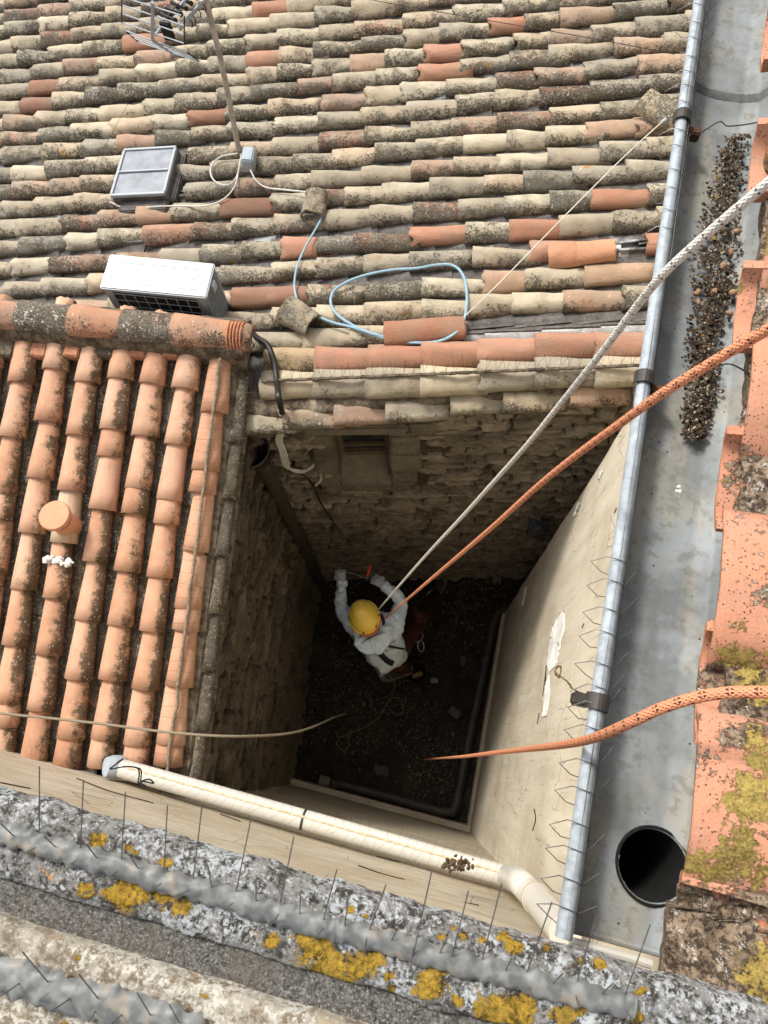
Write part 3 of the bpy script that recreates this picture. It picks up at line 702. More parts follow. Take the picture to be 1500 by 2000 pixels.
for (px, py, k, a) in DIRTY: t_ = near(px, py); t_['c'] = random.choice(pal[k]); t_['a'] = a
tiles.sort(key=lambda t: t['v'])
vis = [t for t in tiles if t['px'] < 1330 and t['px'] > -30 and t['py'] > -25]
joined = dict(v=[], f=[], c=[], a=[], r=[], y=[])
cnt = 0
for t_ in tiles:
    me, vv, ff, L = random.choice(VAR)
    wv = row_wave(t_['ri'], t_['s']); yaw = ru(-.045, .045) if t_['ri'] > 1 else ru(-.01, .01)
    scl = ru(.90, 1.06) if t_['ri'] > 1 else 1.06
    if t_['ri'] == 0: scl = 1.28
    if t_['ri'] == 1: scl = 1.15
    tilt = .018 / .27 + ru(-.012, .014)
    wd = .0 if t_['ri'] != 0 else .0
    # the wide end lies on the narrow end of the next tile below
    T = Matrix.Translation(MR(t_['s'], t_['v'] + wv, -HT * scl + .030 + (.0 if t_['ri'] > 1 else .028))) @ MB_R @ Matrix.Rotation(yaw, 4, 'Z') @ Matrix.Rotation(tilt, 4, 'Y') @ Matrix.Rotation(ru(-.05, .05), 4, 'X')
    lx = max(1.0, (t_['ex'] + .07) / L) if t_['ri'] > 1 else 1.0
    T = T @ Matrix.Diagonal((lx, scl, scl, 1))
    vis_ = t_ in vis
    if cnt < 298 and vis_:
        o = link('tile', me, r_main, T); setc(o, t_['c'], t_['a']); cnt += 1
    else:
        n = len(joined['v']); joined['v'] += [T @ Vector(p) for p in vv]; joined['f'] += [tuple(i + n for i in q) for q in ff]
        joined['c'] += [t_['c']] * len(vv); joined['a'] += [t_['a']] * len(vv); joined['r'] += [rnd()] * len(vv); joined['y'] += [p[1] for p in vv]
if joined['v']:
    o = MB().add(joined['v'], joined['f']).build('tiles', M_TILEA, r_main, kind='stuff'); me = o.data; me.shade_smooth()
    at = me.attributes.new('tcol', 'FLOAT_COLOR', 'POINT'); at.data.foreach_set('color', np.array(joined['c'], dtype=np.float32).ravel())
    at = me.attributes.new('tlich', 'FLOAT', 'POINT'); at.data.foreach_set('value', np.array(joined['a'], dtype=np.float32))
    at = me.attributes.new('tside', 'FLOAT', 'POINT'); at.data.foreach_set('value', np.array(joined['y'], dtype=np.float32))
    at = me.attributes.new('trand', 'FLOAT', 'POINT'); at.data.foreach_set('value', np.array(joined['r'], dtype=np.float32))
# bedding mortar: corrugated sheet under and between the rows
v = []; f = []; ns, nv = 260, 230; s0, s1, va, vb = -5.6, 1.6, -.03, 3.75
for j in range(nv + 1):
    for i in range(ns + 1):
        s = s0 + (s1 - s0) * i / ns; q = va + (vb - va) * j / nv
        v.append(MR(s, q, -.046 + .012 * fbm(s * 5, q * 9, 2)))
for j in range(nv):
    for i in range(ns): a = j * (ns + 1) + i; f.append((a, a + 1, a + ns + 2, a + ns + 1))
MB().add(v, f).build('mortar_bed', M_MORT, r_main, smooth=True)
# channel tiles seen as slots between the rows
mc = MB()
for ri in range(1, len(ROWS) - 1):
    vm = (ROWS[ri] + ROWS[ri + 1]) / 2; s = s_at(-60, vm) - ru(0, .3); sE = s_at(1320, vm) + .3
    while s < sE:
        px, py = proj(MR(s, vm))
        if not (py > 590 and px < 500):
            vv, ff = barrel(.38, .15, .12, .05, seed=int(s * 100) + ri, seg=6, rings=2, concave=True)
            T = Matrix.Translation(MR(s, vm + .012 * nz(s, ri), -.022)) @ MB_R @ Matrix.Rotation(-.03, 4, 'Y'); mc.add([T @ Vector(p) for p in vv], ff)
        s += .29
mc.build('channel_tiles', M_MORT, r_main, smooth=True, kind='stuff')
# pale smooth mortar strip where a row of tiles is missing, right of the loose tile
mp = MB()
def slab(mb, sa, sb, v0_, v1_, h0, h1, n=24):
    vv = []; ff = []
    for i in range(n + 1):
        s = sa + (sb - sa) * i / n
        for j in range(5):
            q = j / 4; vv.append(MR(s, v0_ + (v1_ - v0_) * q + .006 * nz(s * 8, q), h0 + (h1 - h0) * math.sin(q * math.pi) + .004 * nz(s * 14, q * 4, 3)))
    for i in range(n):
        for j in range(4): a = i * 5 + j; ff.append((a, a + 5, a + 6, a + 1))
    mb.add(vv, ff)
slab(mp, s_at(905, .27), s_at(1300, .27) + .3, .215, .30, -.052, -.02); mp.build('mortar_strip', M_MORTW, r_main, smooth=True)
for sl in [(s_at(905, .33), s_at(1300, .33) + .3, .30, .385, -.05, -.036), (s_at(500, .07), s_at(1300, .07) + .2, .04, .10, -.07, -.045)]:
    mp = MB(); slab(mp, *sl); mp.build('mortar_strip', M_MORT, r_main, smooth=True)
for sl in [(s_at(1160, .7), s_at(1215, .7), .70, .80, -.05, -.02), (s_at(1240, .58), s_at(1300, .58) + .2, .54, .63, -.05, -.01), (s_at(740, 2.46), s_at(775, 2.46), 2.40, 2.50, -.05, -.012), (s_at(550, .45), s_at(580, .45), .38, .48, -.05, -.008), (s_at(515, .29), s_at(560, .29), .24, .33, -.05, -.03)]:
    mp = MB(); slab(mp, *sl, 6); mp.build('mortar_patch', M_MORTW, r_main, smooth=True)
# verge: brown mortar face down to the wall and a lower course of half buried tiles
def VF(s, d, z): return AF + FD * s + FN * d + Z3 * z
vv = []; ff = []; n = 80
for i in range(n + 1):
    s = -.02 + 2.8 * i / n; X = AF.x + FD.x * s
    zc = (Q0.z + (X - Q0.x) * U.z / U.x * 1.0)
    for j, (d, dz) in enumerate([(-.12, -.035), (.02, -.045), (.05, -.055), (.065, -.07), (.07, -.09), (.05, -.125), (.015, -.16), (-.02, -.22)]):
        vv.append(VF(s, d + .008 * nz(s * 9, j * 3, 1), zc + dz + .01 * nz(s * 12, j * 2, 7)))
for i in range(n):
    for j in range(7): a = i * 8 + j; ff.append((a, a + 1, a + 9, a + 8))
MB().add(vv, ff).build('verge_mortar', M_MORTB, r_main, smooth=True)
vt, ft = barrel(.33, .12, .10, .05, seed=31, irr=.008); low_me = mesh('tile', vt, ft, M_TILE, True)
AXV = Matrix((V(FD.x * .985, FD.y * .985, .15).normalized(), -FN, V(0, 0, 1))).transposed().to_4x4()
s = .0
while s < 2.3:
    X = AF.x + FD.x * s; zc = Q0.z + (X - Q0.x) * U.z / U.x
    o = link('verge_tile', low_me, r_main, Matrix.Translation(VF(s, .070 + ru(-.01, .01), zc - .105)) @ AXV @ Matrix.Rotation(.05, 4, 'Y') @ Matrix.Rotation(ru(.1, .3), 4, 'X') @ Matrix.Diagonal((1, 1.1, 1.1, 1)))
    c = random.choice(C_PINK + C_CREAM); setc(o, c, ru(.2, .6)); s += ru(.26, .34)

# ------------------------------------------------------------------ left roof
def wall_hit(px, py, off): return hit(px, py, AL - LN * off, LN)
QL = wall_hit(425, 700, .07)
EL = V(math.cos(math.radians(7)), math.sin(math.radians(7)), 0); DL = V(LD.x, LD.y, -.28).normalized(); DL = (DL - EL * DL.dot(EL)).normalized()
NL = EL.cross(DL); NL = NL if NL.z > 0 else -NL
def LR(e, d, h=0): return QL + EL * e + DL * d + NL * h
r_lroof = thing('tiled_roof', 'small roof of newer orange terracotta barrel tiles with a ridge, left of the shaft', 'roof', QL)
LMX = Matrix((-DL, -EL * -1 if False else NL.cross(-DL), NL)).transposed().to_4x4()
LV = []
for k in range(6):
    L = .39; vv, ff = barrel(L, ru(.140, .148), ru(.098, .106), .066, th=.012, seg=12, rings=5, seed=50 + k, irr=.0025, chip=0); LV.append((mesh('tile', vv, ff, M_LTILE, True), L))
def ld_at(py, e):
    lo, hi = -1, 4
    for _ in range(40):
        m = (lo + hi) / 2
        if proj(LR(e, m))[1] < py: lo = m
        else: hi = m
    return (lo + hi) / 2
C_LT = [lin(194, 148, 120), lin(187, 141, 113), lin(198, 156, 130), lin(181, 135, 107), lin(200, 162, 137)]
lanes = [0, -.17, -.345, -.52, -.70, -.88, -1.06, -1.24, -1.42, -1.60, -1.78]
for li, e in enumerate(lanes):
    d = .22 + (ru(-.1, .12) if li else .06); end = ld_at(1503 if li > 1 else (1508 if li else 1500), e)
    while d < end + .22:
        dd = min(d, end)
        me, L = random.choice(LV); s = ru(.97, 1.05)
        # lower (wide) end of this tile at distance dd down the slope
        T = Matrix.Translation(LR(e + .01 * nz(dd * 2, li * 3) - .015 * (dd / 2), dd, -.056)) @ LMX @ Matrix.Rotation(ru(-.03, .03), 4, 'Z') @ Matrix.Rotation(.045, 4, 'Y') @ Matrix.Diagonal((1, s, s, 1))
        o = link('tile', me, r_lroof, T); setc(o, random.choice(C_LT), ru(.45, .95) if li else ru(0, .35))
        px, py = proj(LR(e, dd - .15))
        if (abs(px - 210) < 26 and abs(py - 955) < 50) or (abs(px - 348) < 24 and abs(py - 905) < 40): setc(o, lin(198, 156, 132), -.4)
        if abs(px - 125) < 30 and abs(py - 1050) < 48: setc(o, lin(190, 176, 152), -.4)
        if abs(px - 30) < 26 and 1250 < py < 1300: setc(o, lin(150, 120, 70), .6)
        d += .29 * ru(.93, 1.05) if rnd() > .16 else ru(.09, .15)
# channel tiles, dark with lichen
CH = []
for k in range(4):
    vv, ff = barrel(.42, .15, .13, .052, th=.012, seg=8, rings=3, seed=80 + k, irr=.004, concave=True); CH.append(mesh('channel_tile', vv, ff, M_TILE, True))
for li in range(len(lanes) - 1):
    e = (lanes[li] + lanes[li + 1]) / 2; d = .35 + ru(0, .1)
    while d < 2.55:
        T = Matrix.Translation(LR(e - .015 * (d / 2), min(d, 2.38), -.042)) @ LMX @ Matrix.Rotation(.035, 4, 'Y')
        o = link('channel_tile', random.choice(CH), r_lroof, T); setc(o, random.choice([lin(128, 112, 92), lin(110, 96, 78), lin(140, 104, 80)]), ru(.9, 1.15)); d += .33
# bed below everything, ending at the lower edge
MB().add([LR(e, d, -.115) for e in (-2.3, .03) for d in (-.1, 2.42)] + [LR(e, d, -.30) for e in (-2.3, .03) for d in (-.1, 2.42)], [(0, 1, 3, 2), (4, 6, 7, 5), (2, 3, 7, 6), (1, 5, 7, 3), (0, 2, 6, 4), (0, 4, 5, 1)]).build('roof_bed', M_MORTB, r_lroof)
# verge: old grey tiles one step lower beyond the last lane, on mortar
vt, ft = barrel(.36, .13, .115, .05, th=.014, seg=8, rings=4, seed=90, irr=.008, chip=1); vg = mesh('verge_tile', vt, ft, M_TILE, True)
d = .42
while d < 2.55:
    T = Matrix.Translation(LR(.098 + ru(-.006, .006) - .015 * d / 2, min(d, 2.42), -.125)) @ LMX @ Matrix.Rotation(ru(-.02, .02), 4, 'Z') @ Matrix.Rotation(.055, 4, 'Y') @ Matrix.Rotation(-.15, 4, 'X')
    o = link('verge_tile', vg, r_lroof, T); setc(o, random.choice([lin(150, 138, 116), lin(140, 126, 104), lin(168, 152, 126)]), ru(.6, 1.0)); d += .30
vv = []; ff = []; n = 50
for i in range(n + 1):
    d = .0 + 2.42 * i / n
    for j, (e, h) in enumerate([(-.03, -.05), (.085, -.07), (.10, -.10), (.14, -.15), (.15, -.19), (.09, -.26), (.05, -.40)]): vv.append(LR(e + .006 * nz(d * 9, j), d, h + .008 * nz(d * 12, j * 2, 3)))
for i in range(n):
    for j in range(6): a = i * 7 + j; ff.append((a, a + 1, a + 8, a + 7))
MB().add(vv, ff).build('verge_mortar', M_MORTB, r_lroof, smooth=True)
# ridge
ZR = 4.13
RR = P(472, 640, CAMZ - ZR); RLp = P(-60, 594, CAMZ - ZR); RD = (RR - RLp).normalized()
RN = Z3; RS = RN.cross(RD)
vt, ft = barrel(.40, .182, .150, .088, th=.014, seg=14, rings=5, seed=120, irr=.003); rg = mesh('ridge_tile', vt, ft, M_TILE, True)
RM = Matrix((RD, RS, RN)).transposed().to_4x4()
for (px, c, a) in [(-72, lin(186, 138, 114), .2), (28, lin(120, 104, 86), 1.1), (132, lin(184, 132, 104), .25), (234, lin(150, 104, 78), 1.0), (333, lin(188, 136, 108), .28)]:
    lo = (px + 60) / 532 * (RR - RLp).length
    o = link('ridge_tile', rg, r_lroof, Matrix.Translation(RLp + RD * lo - Z3 * .088) @ RM @ Matrix.Rotation(.045, 4, 'Y') @ Matrix.Diagonal((1.04, 1, 1, 1))); setc(o, c, a)
for k in range(5):      # moulded ribs at the end of the ridge
    c0 = RR - RD * (.008 + .017 * k) - Z3 * .095
    MB().tube([c0 + RS * (math.cos(q) * .079) + Z3 * (math.sin(q) * .083) for q in [math.pi * i / 14 for i in range(15)]], .0045, 5).build('rib', simple('ridge_rib', lin(186, 122, 90), .8), r_lroof)
vv = []; ff = []; n = 60; ln = (RR - RLp).length
for i in range(n + 1):
    s = ln * i / n
    for j, (q, h) in enumerate([(.10, -.20), (.13, -.12), (.09, -.075), (-.085, -.080), (-.098, -.10), (-.105, -.13), (-.105, -.22)]):
        vv.append(RLp + RD * s + RS * (q + .008 * nz(s * 10, j, 4)) + Z3 * (h + .008 * nz(s * 13, j, 8)))
for i in range(n):
    for j in range(6): a = i * 7 + j; ff.append((a, a + 1, a + 8, a + 7))
ff.append(tuple(n * 7 + j for j in range(7)))
MB().add(vv, ff).build('ridge_mortar', M_MORTB, r_lroof, smooth=True)
for li in range(len(lanes) - 1):      # clay wedges between the lanes under the ridge
    e = (lanes[li] + lanes[li + 1]) / 2; p = LR(e, ld_at(676, e), .0)
    MB().box((-.05, -.042, -.07), (.06, .042, -.012), Matrix.Translation(p) @ LMX @ Matrix.Rotation(.2, 4, 'Y')).build('infill_tile', M_MORTB if li % 3 == 0 else simple('infill_clay', lin(176, 124, 96), .9, 0, .3, 60, .002), r_lroof, bevel=.006)

# ================================================================== GUTTER, PARAPET, RIGHT ROOF
GX, GZ, GY0, GY1 = .262, 6.05, -.172, 2.6
r_gut = thing('gutter', 'weathered zinc gutter with rolled edge and round outlet hole, right of the shaft', 'gutter', (GX, GY0, GZ))
PROF = [(.262, .012), (.274, .004), (.278, -.02), (.284, -.05), (.298, -.078), (.33, -.09), (.37, -.0935), (.41, -.093), (.44, -.084), (.462, -.055), (.474, -.01), (.48, .02), (.54, .04)]
px_ = [PROF[0]]
for i in range(1, len(PROF)):
    for k in range(1, 7): px_.append((PROF[i - 1][0] + (PROF[i][0] - PROF[i - 1][0]) * k / 6, PROF[i - 1][1] + (PROF[i][1] - PROF[i - 1][1]) * k / 6))
yl = [GY0]
while yl[-1] < GY1: yl.append(yl[-1] + (.004 if yl[-1] < .03 else .012))
vv = []; ff = []; n = len(yl) - 1; m = len(px_); HC = P(1274, 1690, 1.243); HR = .054
for i in range(n + 1):
    y = yl[i]
    for (x, z) in px_:
        p = V(x, y, GZ + z + .0012 * fbm(x * 20, y * 5, 3)); q = V(p.x - HC.x, p.y - HC.y, 0)
        if abs(q.length - HR) < .0032 and x > .3: q2 = q.normalized() * HR; p.x = HC.x + q2.x; p.y = HC.y + q2.y
        vv.append(p)
for i in range(n):
    for j in range(m - 1):
        a = i * m + j; q = (a, a + m, a + m + 1, a + 1); c = sum((vv[k] for k in q), V(0, 0, 0)) / 4
        if (c.x - HC.x) ** 2 + (c.y - HC.y) ** 2 < (HR * .99) ** 2: continue
        ff.append(q)
MB().add(vv, ff).build('trough', M_ZINC, r_gut, smooth=True)
MB().tube([V(GX, GY0 + (GY1 - GY0) * i / 40, GZ + .001 * nz(i * .4, 1)) for i in range(41)], .0118, 14).build('rolled_edge', M_BEAD, r_gut, smooth=True)
MB().lathe([(HR + .004, .004), (HR + .001, .006), (HR - .001, .002), (HR - .003, -.02), (HR - .006, -.10), (HR - .006, -.30)], V(HC.x, HC.y, HC.z), n=40, capa=False).build('outlet_pipe', simple('shade_dark_zinc', lin(30, 30, 29), .9, .0, .25, 30), r_gut, smooth=True)  # near-black inside: the shade in the hole is put into the zinc colour
MB().tube([V(HC.x + math.cos(a_) * (HR + .0005), HC.y + math.sin(a_) * (HR + .0005), GZ - .0925 + .004 * max(0, math.cos(a_)) ** 3) for a_ in [math.tau * i / 48 for i in range(49)]], .0026, 6, cap=False).build('solder_ring', M_ZINC, r_gut, smooth=True)
# folded front end of the gutter
vv = [V(x, GY0, GZ + z) for x, z in px_[:-3]] + [V(x, GY0, GZ - .02) for x, z in px_[:-3]]; k = len(px_) - 3
MB().tube([V(x, GY0 + .002, GZ + z * .4 - .055) for x, z in px_[6:-6]], .006, 8).build('folded_end', M_ZINC, r_gut, smooth=True)
for pts in [(1430, 185, 0)]:      # dark sealed joint across the trough
    yj = P(1430, 188, 1.24).y; vv = []; ff = []
    for i, (x, z) in enumerate(px_[8:-4]):
        for j, dy in enumerate((-.013, -.006, .006, .013)): vv.append(V(x, yj + dy + .004 * nz(i * 1.1, j), GZ + z + (.002 if j in (1, 2) else .0006)))
    for i in range(len(px_[8:-4]) - 1):
        for j in range(3): a = i * 4 + j; ff.append((a, a + 1, a + 5, a + 4))
    MB().add(vv, ff).build('joint_sealant', simple('dark_sealant', lin(92, 92, 92), .8), r_gut, smooth=True)
def clip(py, name='clip', strap=True, side=1):
    y = hit(1200, py, (GX, 0, 0), V(1, 0, 0)).y if False else P(1300, py, 1.15).y
    for px in range(1120, 1400, 4):
        q = P(px, py, 1.15)
        if abs(q.x - GX) < .0025: y = q.y
    mb = MB(); w = .0125; rr = .0155; seg = 12
    v = []; f = []
    for i in range(seg + 1):
        q = math.radians(-30 + 220 * i / seg)
        for dy in (-w, w):
            for r_ in (rr, rr + .0025): v.append(V(GX + math.cos(q) * r_, y + dy, GZ + math.sin(q) * r_))
    for i in range(seg):
        a = i * 4
        f += [(a + 1, a + 5, a + 7, a + 3), (a, a + 2, a + 6, a + 4), (a, a + 4, a + 5, a + 1), (a + 2, a + 3, a + 7, a + 6)]
    f += [(0, 1, 3, 2), (seg * 4, seg * 4 + 2, seg * 4 + 3, seg * 4 + 1)]
    mb.add(v, f); o = mb.build('clip', M_DARKM, r_gut)
    if strap: MB().box((GX + .018, y - .010, GZ - .045), (GX + .048, y + .010, GZ - .020)).build('strap', M_RUST, o, bevel=.003)
    return y
YC1 = clip(232); YC2 = clip(742); YC3 = clip(1372, strap=False)
MB().box((GX - .036, YC3 - .010, GZ - .030), (GX - .010, YC3 + .010, GZ - .004)).build('clip_tongue', M_DARKM, r_gut, bevel=.003)

# wire loops gripping the rolled edge
r_gs = thing('bird_spikes', 'thin wire bird spikes looped over the rolled edge of the zinc gutter', 'bird spikes', (GX, 0, GZ))
ys = []
for py in [10, 45, 75, 112, 141, 168, 200, 255, 286, 333, 368, 412, 447, 1095, 1138, 1193, 1238, 1300, 1345, 1378, 1425, 1492, 1546, 1612, 1662, 1722, 1778]:
    for px in range(1080, 1420, 3):
        if abs(P(px, py, 1.138).x - GX) < .0025: ys.append(P(px, py, 1.138).y); break
for i, y in enumerate(ys):
    j = ru(-.004, .004); up = i < 13
    d = .028 if not up else .03
    MB().tube([V(GX + .014, y - .001, GZ + .0), V(GX + .009, y, GZ + .0135), V(GX - .010, y + .002, GZ + .0135), V(GX - .020, y + .003, GZ + .010), V(GX - d - .014, y - .008 + j, GZ - .004), V(GX - .022, y - .020 + j, GZ - .01), V(GX - .010, y - .022, GZ - .006)], .0008, 5).build('spike', M_WIRE, r_gs)
    if rnd() < .75: MB().tube([V(GX + .013, y - .006, GZ - .008), V(GX + .03 + ru(0, .012), y + ru(.01, .035), GZ + ru(-.01, .02))], .0008, 4).build('spike', M_WIRE, r_gs)
for x, dz in ((.275, .004), (.283, -.012)): MB().tube([V(GX + x - .262, ys[0], GZ + dz), V(GX + x - .262 + .002, ys[12] - .1, GZ + dz + .003)], .0009, 4).build('wire', M_WIRE, r_gs)

# leaf litter and small snails of grit in the gutter
mb = MB(); edge = [(1438, 262, 24), (1425, 330, 36), (1412, 400, 40), (1404, 470, 48), (1398, 540, 50), (1402, 585, 42), (1380, 640, 38), (1372, 700, 34), (1375, 760, 32), (1362, 810, 30), (1358, 852, 22)]
sp_ = []
for k in range(2600):
    i = random.randrange(len(edge) - 1); a, b = edge[i], edge[i + 1]; q = rnd()
    cx_, cy_, w = a[0] + (b[0] - a[0]) * q, a[1] + (b[1] - a[1]) * q, a[2] + (b[2] - a[2]) * q
    x = cx_ + random.gauss(0, .5) * w; h = ru(1.215, 1.24) - .012 * max(0, 1 - abs(x - cx_) / w); p = P(x, cy_ + ru(-4, 4), h)
    if abs(x - cx_) < w * 1.15: sp_.append((p.x, p.y, p.z - .003))
pebbles(mb, sp_, .0018, .0048, .8)
o = mb.build('leaf_litter', None, None); t = NT('litter'); n = t.noise(170, 3, .6); n2 = t.noise(90, 2, .5)
c = t.mix(t.step(n2, .4, .6), lin(44, 36, 28), lin(82, 66, 50)); c = t.mix(t.step(n, .60, .64), c, lin(190, 178, 156)); c = t.mix(t.step(t.noise(28, 2, .5), .66, .7), c, lin(150, 120, 50))
o.data.materials.append(t.fin(c, .9)); o.data.shade_smooth(); tag(o, 'brown clump of leaf litter and grit lying in the zinc gutter', 'leaf litter', kind='stuff')
M_SHELL = simple('brown_shell', lin(150, 118, 90), .7, 0, .3, 120, .0006)
for ih, (px, py, r_) in enumerate([(1412, 520, .010), (1395, 570, .0085), (1362, 572, .0085), (1432, 572, .0095), (1425, 612, .008), (1440, 452, .008), (1428, 492, .007), (1364, 590, .006), (1444, 655, .007)]):
    c = P(px, py, 1.215); b = MB(); a = ru(0, 3.1); ax = V(math.cos(a), math.sin(a), .25)
    b.lathe([(.001, -r_ * .9), (r_ * .55, -r_ * .75), (r_ * .78, -r_ * .2), (r_ * .68, r_ * .4), (r_ * .35, r_ * .95), (.001, r_ * 1.15)], c, ax, 10); o = b.build('husk', M_SHELL, None, smooth=True)
    tag(o, ['biggest brown husk in the middle of the gutter litter', 'second of the pair of husks in the middle of the litter', 'brown husk at the left edge of the litter, beside the middle pair', 'large brown husk at the right edge of the litter', 'brown husk just below the right edge husk in the litter', 'topmost brown husk, at the right edge below the white rope', 'brown husk second from the top in the gutter litter', 'smallest brown husk at the left edge of the litter', 'lowest brown husk at the right edge of the litter'][ih], 'husk', group='seed husks in the gutter')

# right roof: big near tiles whose ends overhang the gutter
r_rr = thing('tiled_roof', 'near terracotta roof edge with yellow lichen overhanging the zinc gutter', 'roof', (.33, .3, 6.3))
def addattr(me, name, vals):
    at = me.attributes.new(name, 'FLOAT', 'POINT'); at.data.foreach_set('value', np.array(vals, dtype=np.float32))
LICH = [(1455, 1300, 50, .8), (1430, 1285, 30, .9), (1490, 1350, 40, .9), (1430, 930, 26, .8), (1395, 1700, 45, .9), (1350, 1690, 32, .8), (1440, 1660, 50, .9), (1470, 1560, 60, 1.0), (1490, 1480, 46, .8), (1480, 1700, 40, .7), (1415, 1640, 30, .7), (1480, 1900, 50, .9), (1470, 1975, 40, .9), (1495, 320, 18, 1), (1440, 560, 12, .8), (1475, 1440, 30, .7), (1450, 1220, 26, .5), (1380, 1740, 22, .5), (1330, 1985, 30, .3)]
DARK = [(1360, 1755, 34, 1.0), (1450, 1770, 40, .9), (1400, 1860, 70, 1.2), (1460, 1840, 70, 1.2), (1350, 1900, 50, 1.2), (1470, 1330, 34, 1.0), (1400, 1330, 34, 1.1), (1460, 925, 34, 1.0), (1430, 1440, 34, .75), (1480, 1430, 36, .7), (1370, 1400, 10, .8), (1320, 1760, 22, 1.0), (1445, 880, 20, .7), (1480, 700, 60, .2), (1490, 590, 30, .4), (1495, 1790, 40, 1.1), (1390, 1950, 50, .9)]
def field(pts, px, py, gain=1.0):
    s = 0
    for (x, y, r, a) in pts:
        d2 = ((px - x) ** 2 + (py - y) ** 2) / (r * r * gain)
        if d2 < 9: s = max(s, a * math.exp(-d2 * .7))
    return s
def big_tile(name, yc, x0, zc, w0=.222, w1=.18, L=.42, ht=.088, seed=0, slope=.25, mat=None):
    vv, ff = barrel(L, w0, w1, ht, th=.013, seg=44, rings=46, seed=seed, irr=.003, chip=0)
    T = Matrix.Translation(V(x0, yc, zc - ht)) @ Matrix.Rotation(-math.atan(slope), 4, 'Y')
    W_ = [T @ Vector(p) for p in vv]; W_ = [p + V(0, 0, .0018 * fbm(p.x * 40, p.y * 40, seed)) for p in W_]
    o = MB().add(W_, ff).build(name, mat or M_RTILE, r_rr, smooth=False); o.data.shade_smooth()
    px = [proj(p) for p in W_]
    addattr(o.data, 'lich', [max(field(LICH, *q), .9 * fbm(p.x * 7, p.y * 7, 5) if q[0] > 1500 or q[1] < 500 else 0) for q, p in zip(px, W_)]); addattr(o.data, 'dark', [max(field(DARK, *q), .16 + .5 * fbm(p.x * 9, p.y * 9, 2)) for q, p in zip(px, W_)]); return o
for k, (yc, x0) in enumerate([(-.255, .285), (.045, .312), (.306, .318), (.585, .332), (.86, .338), (1.14, .34), (1.42, .34), (1.7, .34), (1.98, .34)]):
    big_tile('tile', yc, x0 + .022, 6.345 if k else 6.375, seed=200 + k)
    big_tile('tile', yc, x0 + .33, 6.345 + .33 * .25 + .012, seed=230 + k)
for yc in (-.11, .176, .446, .72, 1.0, 1.28, 1.56, 1.84):      # mouths of the channel tiles between them, packed with mortar
    vv, ff = barrel(.6, .15, .14, .055, th=.013, seg=20, rings=14, seed=int(yc * 90), concave=True)
    T = Matrix.Translation(V(.318, yc, 6.315)) @ Matrix.Rotation(-math.atan(.25), 4, 'Y'); W_ = [T @ Vector(p) for p in vv]
    o = MB().add(W_, ff).build('channel_tile', M_RTILE, r_rr, smooth=True); px = [proj(p) for p in W_]
    addattr(o.data, 'lich', [field(LICH, *q) for q in px]); addattr(o.data, 'dark', [.15 + field(DARK, *q) for q in px])
nX, nY = 90, 420; vv = []; ff = []; fl = []; fd = []
for j in range(nY + 1):
    y = -.33 + 2.6 * j / nY
    for i in range(nX + 1):
        x = .345 + .55 * (i / nX) ** 1.3 + (.012 * nz(y * 14, 1, 2) if i == 0 else 0) - (.03 if y < -.07 and y > -.16 else 0) * (1 - i / nX)
        p = V(x, y, 6.298 + (x - .33) * .25 + .012 * fbm(x * 25, y * 25, 4) + .004 * fbm(x * 120, y * 120, 4)); vv.append(p)
n0 = len(vv)
for j in range(nY + 1): p = vv[j * (nX + 1)]; vv.append(V(p.x + .02, p.y, p.z - .07))
for j in range(nY):
    for i in range(nX): a = j * (nX + 1) + i; ff.append((a, a + 1, a + nX + 2, a + nX + 1))
    a = j * (nX + 1); ff.append((a, a + nX + 1, n0 + j + 1, n0 + j))
o = MB().add(vv, ff).build('mortar_bed', M_RTILE, r_rr, smooth=True); px = [proj(p) for p in vv]
addattr(o.data, 'lich', [field(LICH, *q) for q in px]); addattr(o.data, 'dark', [1.0] * len(vv))
MB().box((.52, -.34, 6.1), (3.0, 2.6, 6.24)).build('eave_board', M_WOOD, r_rr)
MB().add([V(.9, -.34, 6.26 + .14), V(3.2, -.34, 6.26 + .72), V(3.2, 2.6, 6.26 + .72), V(.9, 2.6, 6.26 + .14)], [(0, 1, 2, 3)]).build('upper_slope', M_MORTB, r_rr)
MB().box((1.02, 1.75, 0), (2.5, 7, 5.9)).build('house_wall', M_CREAM, r_rr)

# near parapet: lichened coping, cement joint, pale upper coping
r_par = thing('parapet', 'weathered stone parapet coping with grey and yellow lichen across the bottom of the view', 'parapet', (0, -.16, 6.4))
YL = [(190, 1640, 22), (270, 1725, 55), (240, 1752, 44), (320, 1742, 40), (352, 1770, 28), (322, 1685, 14), (250, 1655, 10), (262, 1665, 9), (170, 1740, 26), (618, 1850, 44), (650, 1880, 40), (700, 1885, 44), (640, 1905, 46), (600, 1830, 28), (730, 1872, 24), (842, 1925, 40), (860, 1895, 24), (760, 1905, 14), (765, 1930, 12), (1005, 1850, 22), (985, 1830, 14), (943, 1835, 10), (1068, 1853, 14), (905, 1827, 12), (862, 1830, 9), (1170, 1885, 16), (1136, 1878, 14), (960, 1975, 40), (1010, 1985, 34), (895, 1955, 16), (1100, 1985, 30), (1130, 1972, 22), (1020, 1955, 24), (1240, 1990, 20), (715, 1790, 8), (685, 1775, 9), (530, 1840, 20), (1010, 1962, 40), (885, 1812, 7), (1255, 1935, 12), (930, 1962, 9), (125, 2005, 16), (400, 1945, 8), (150, 1870, 10)]
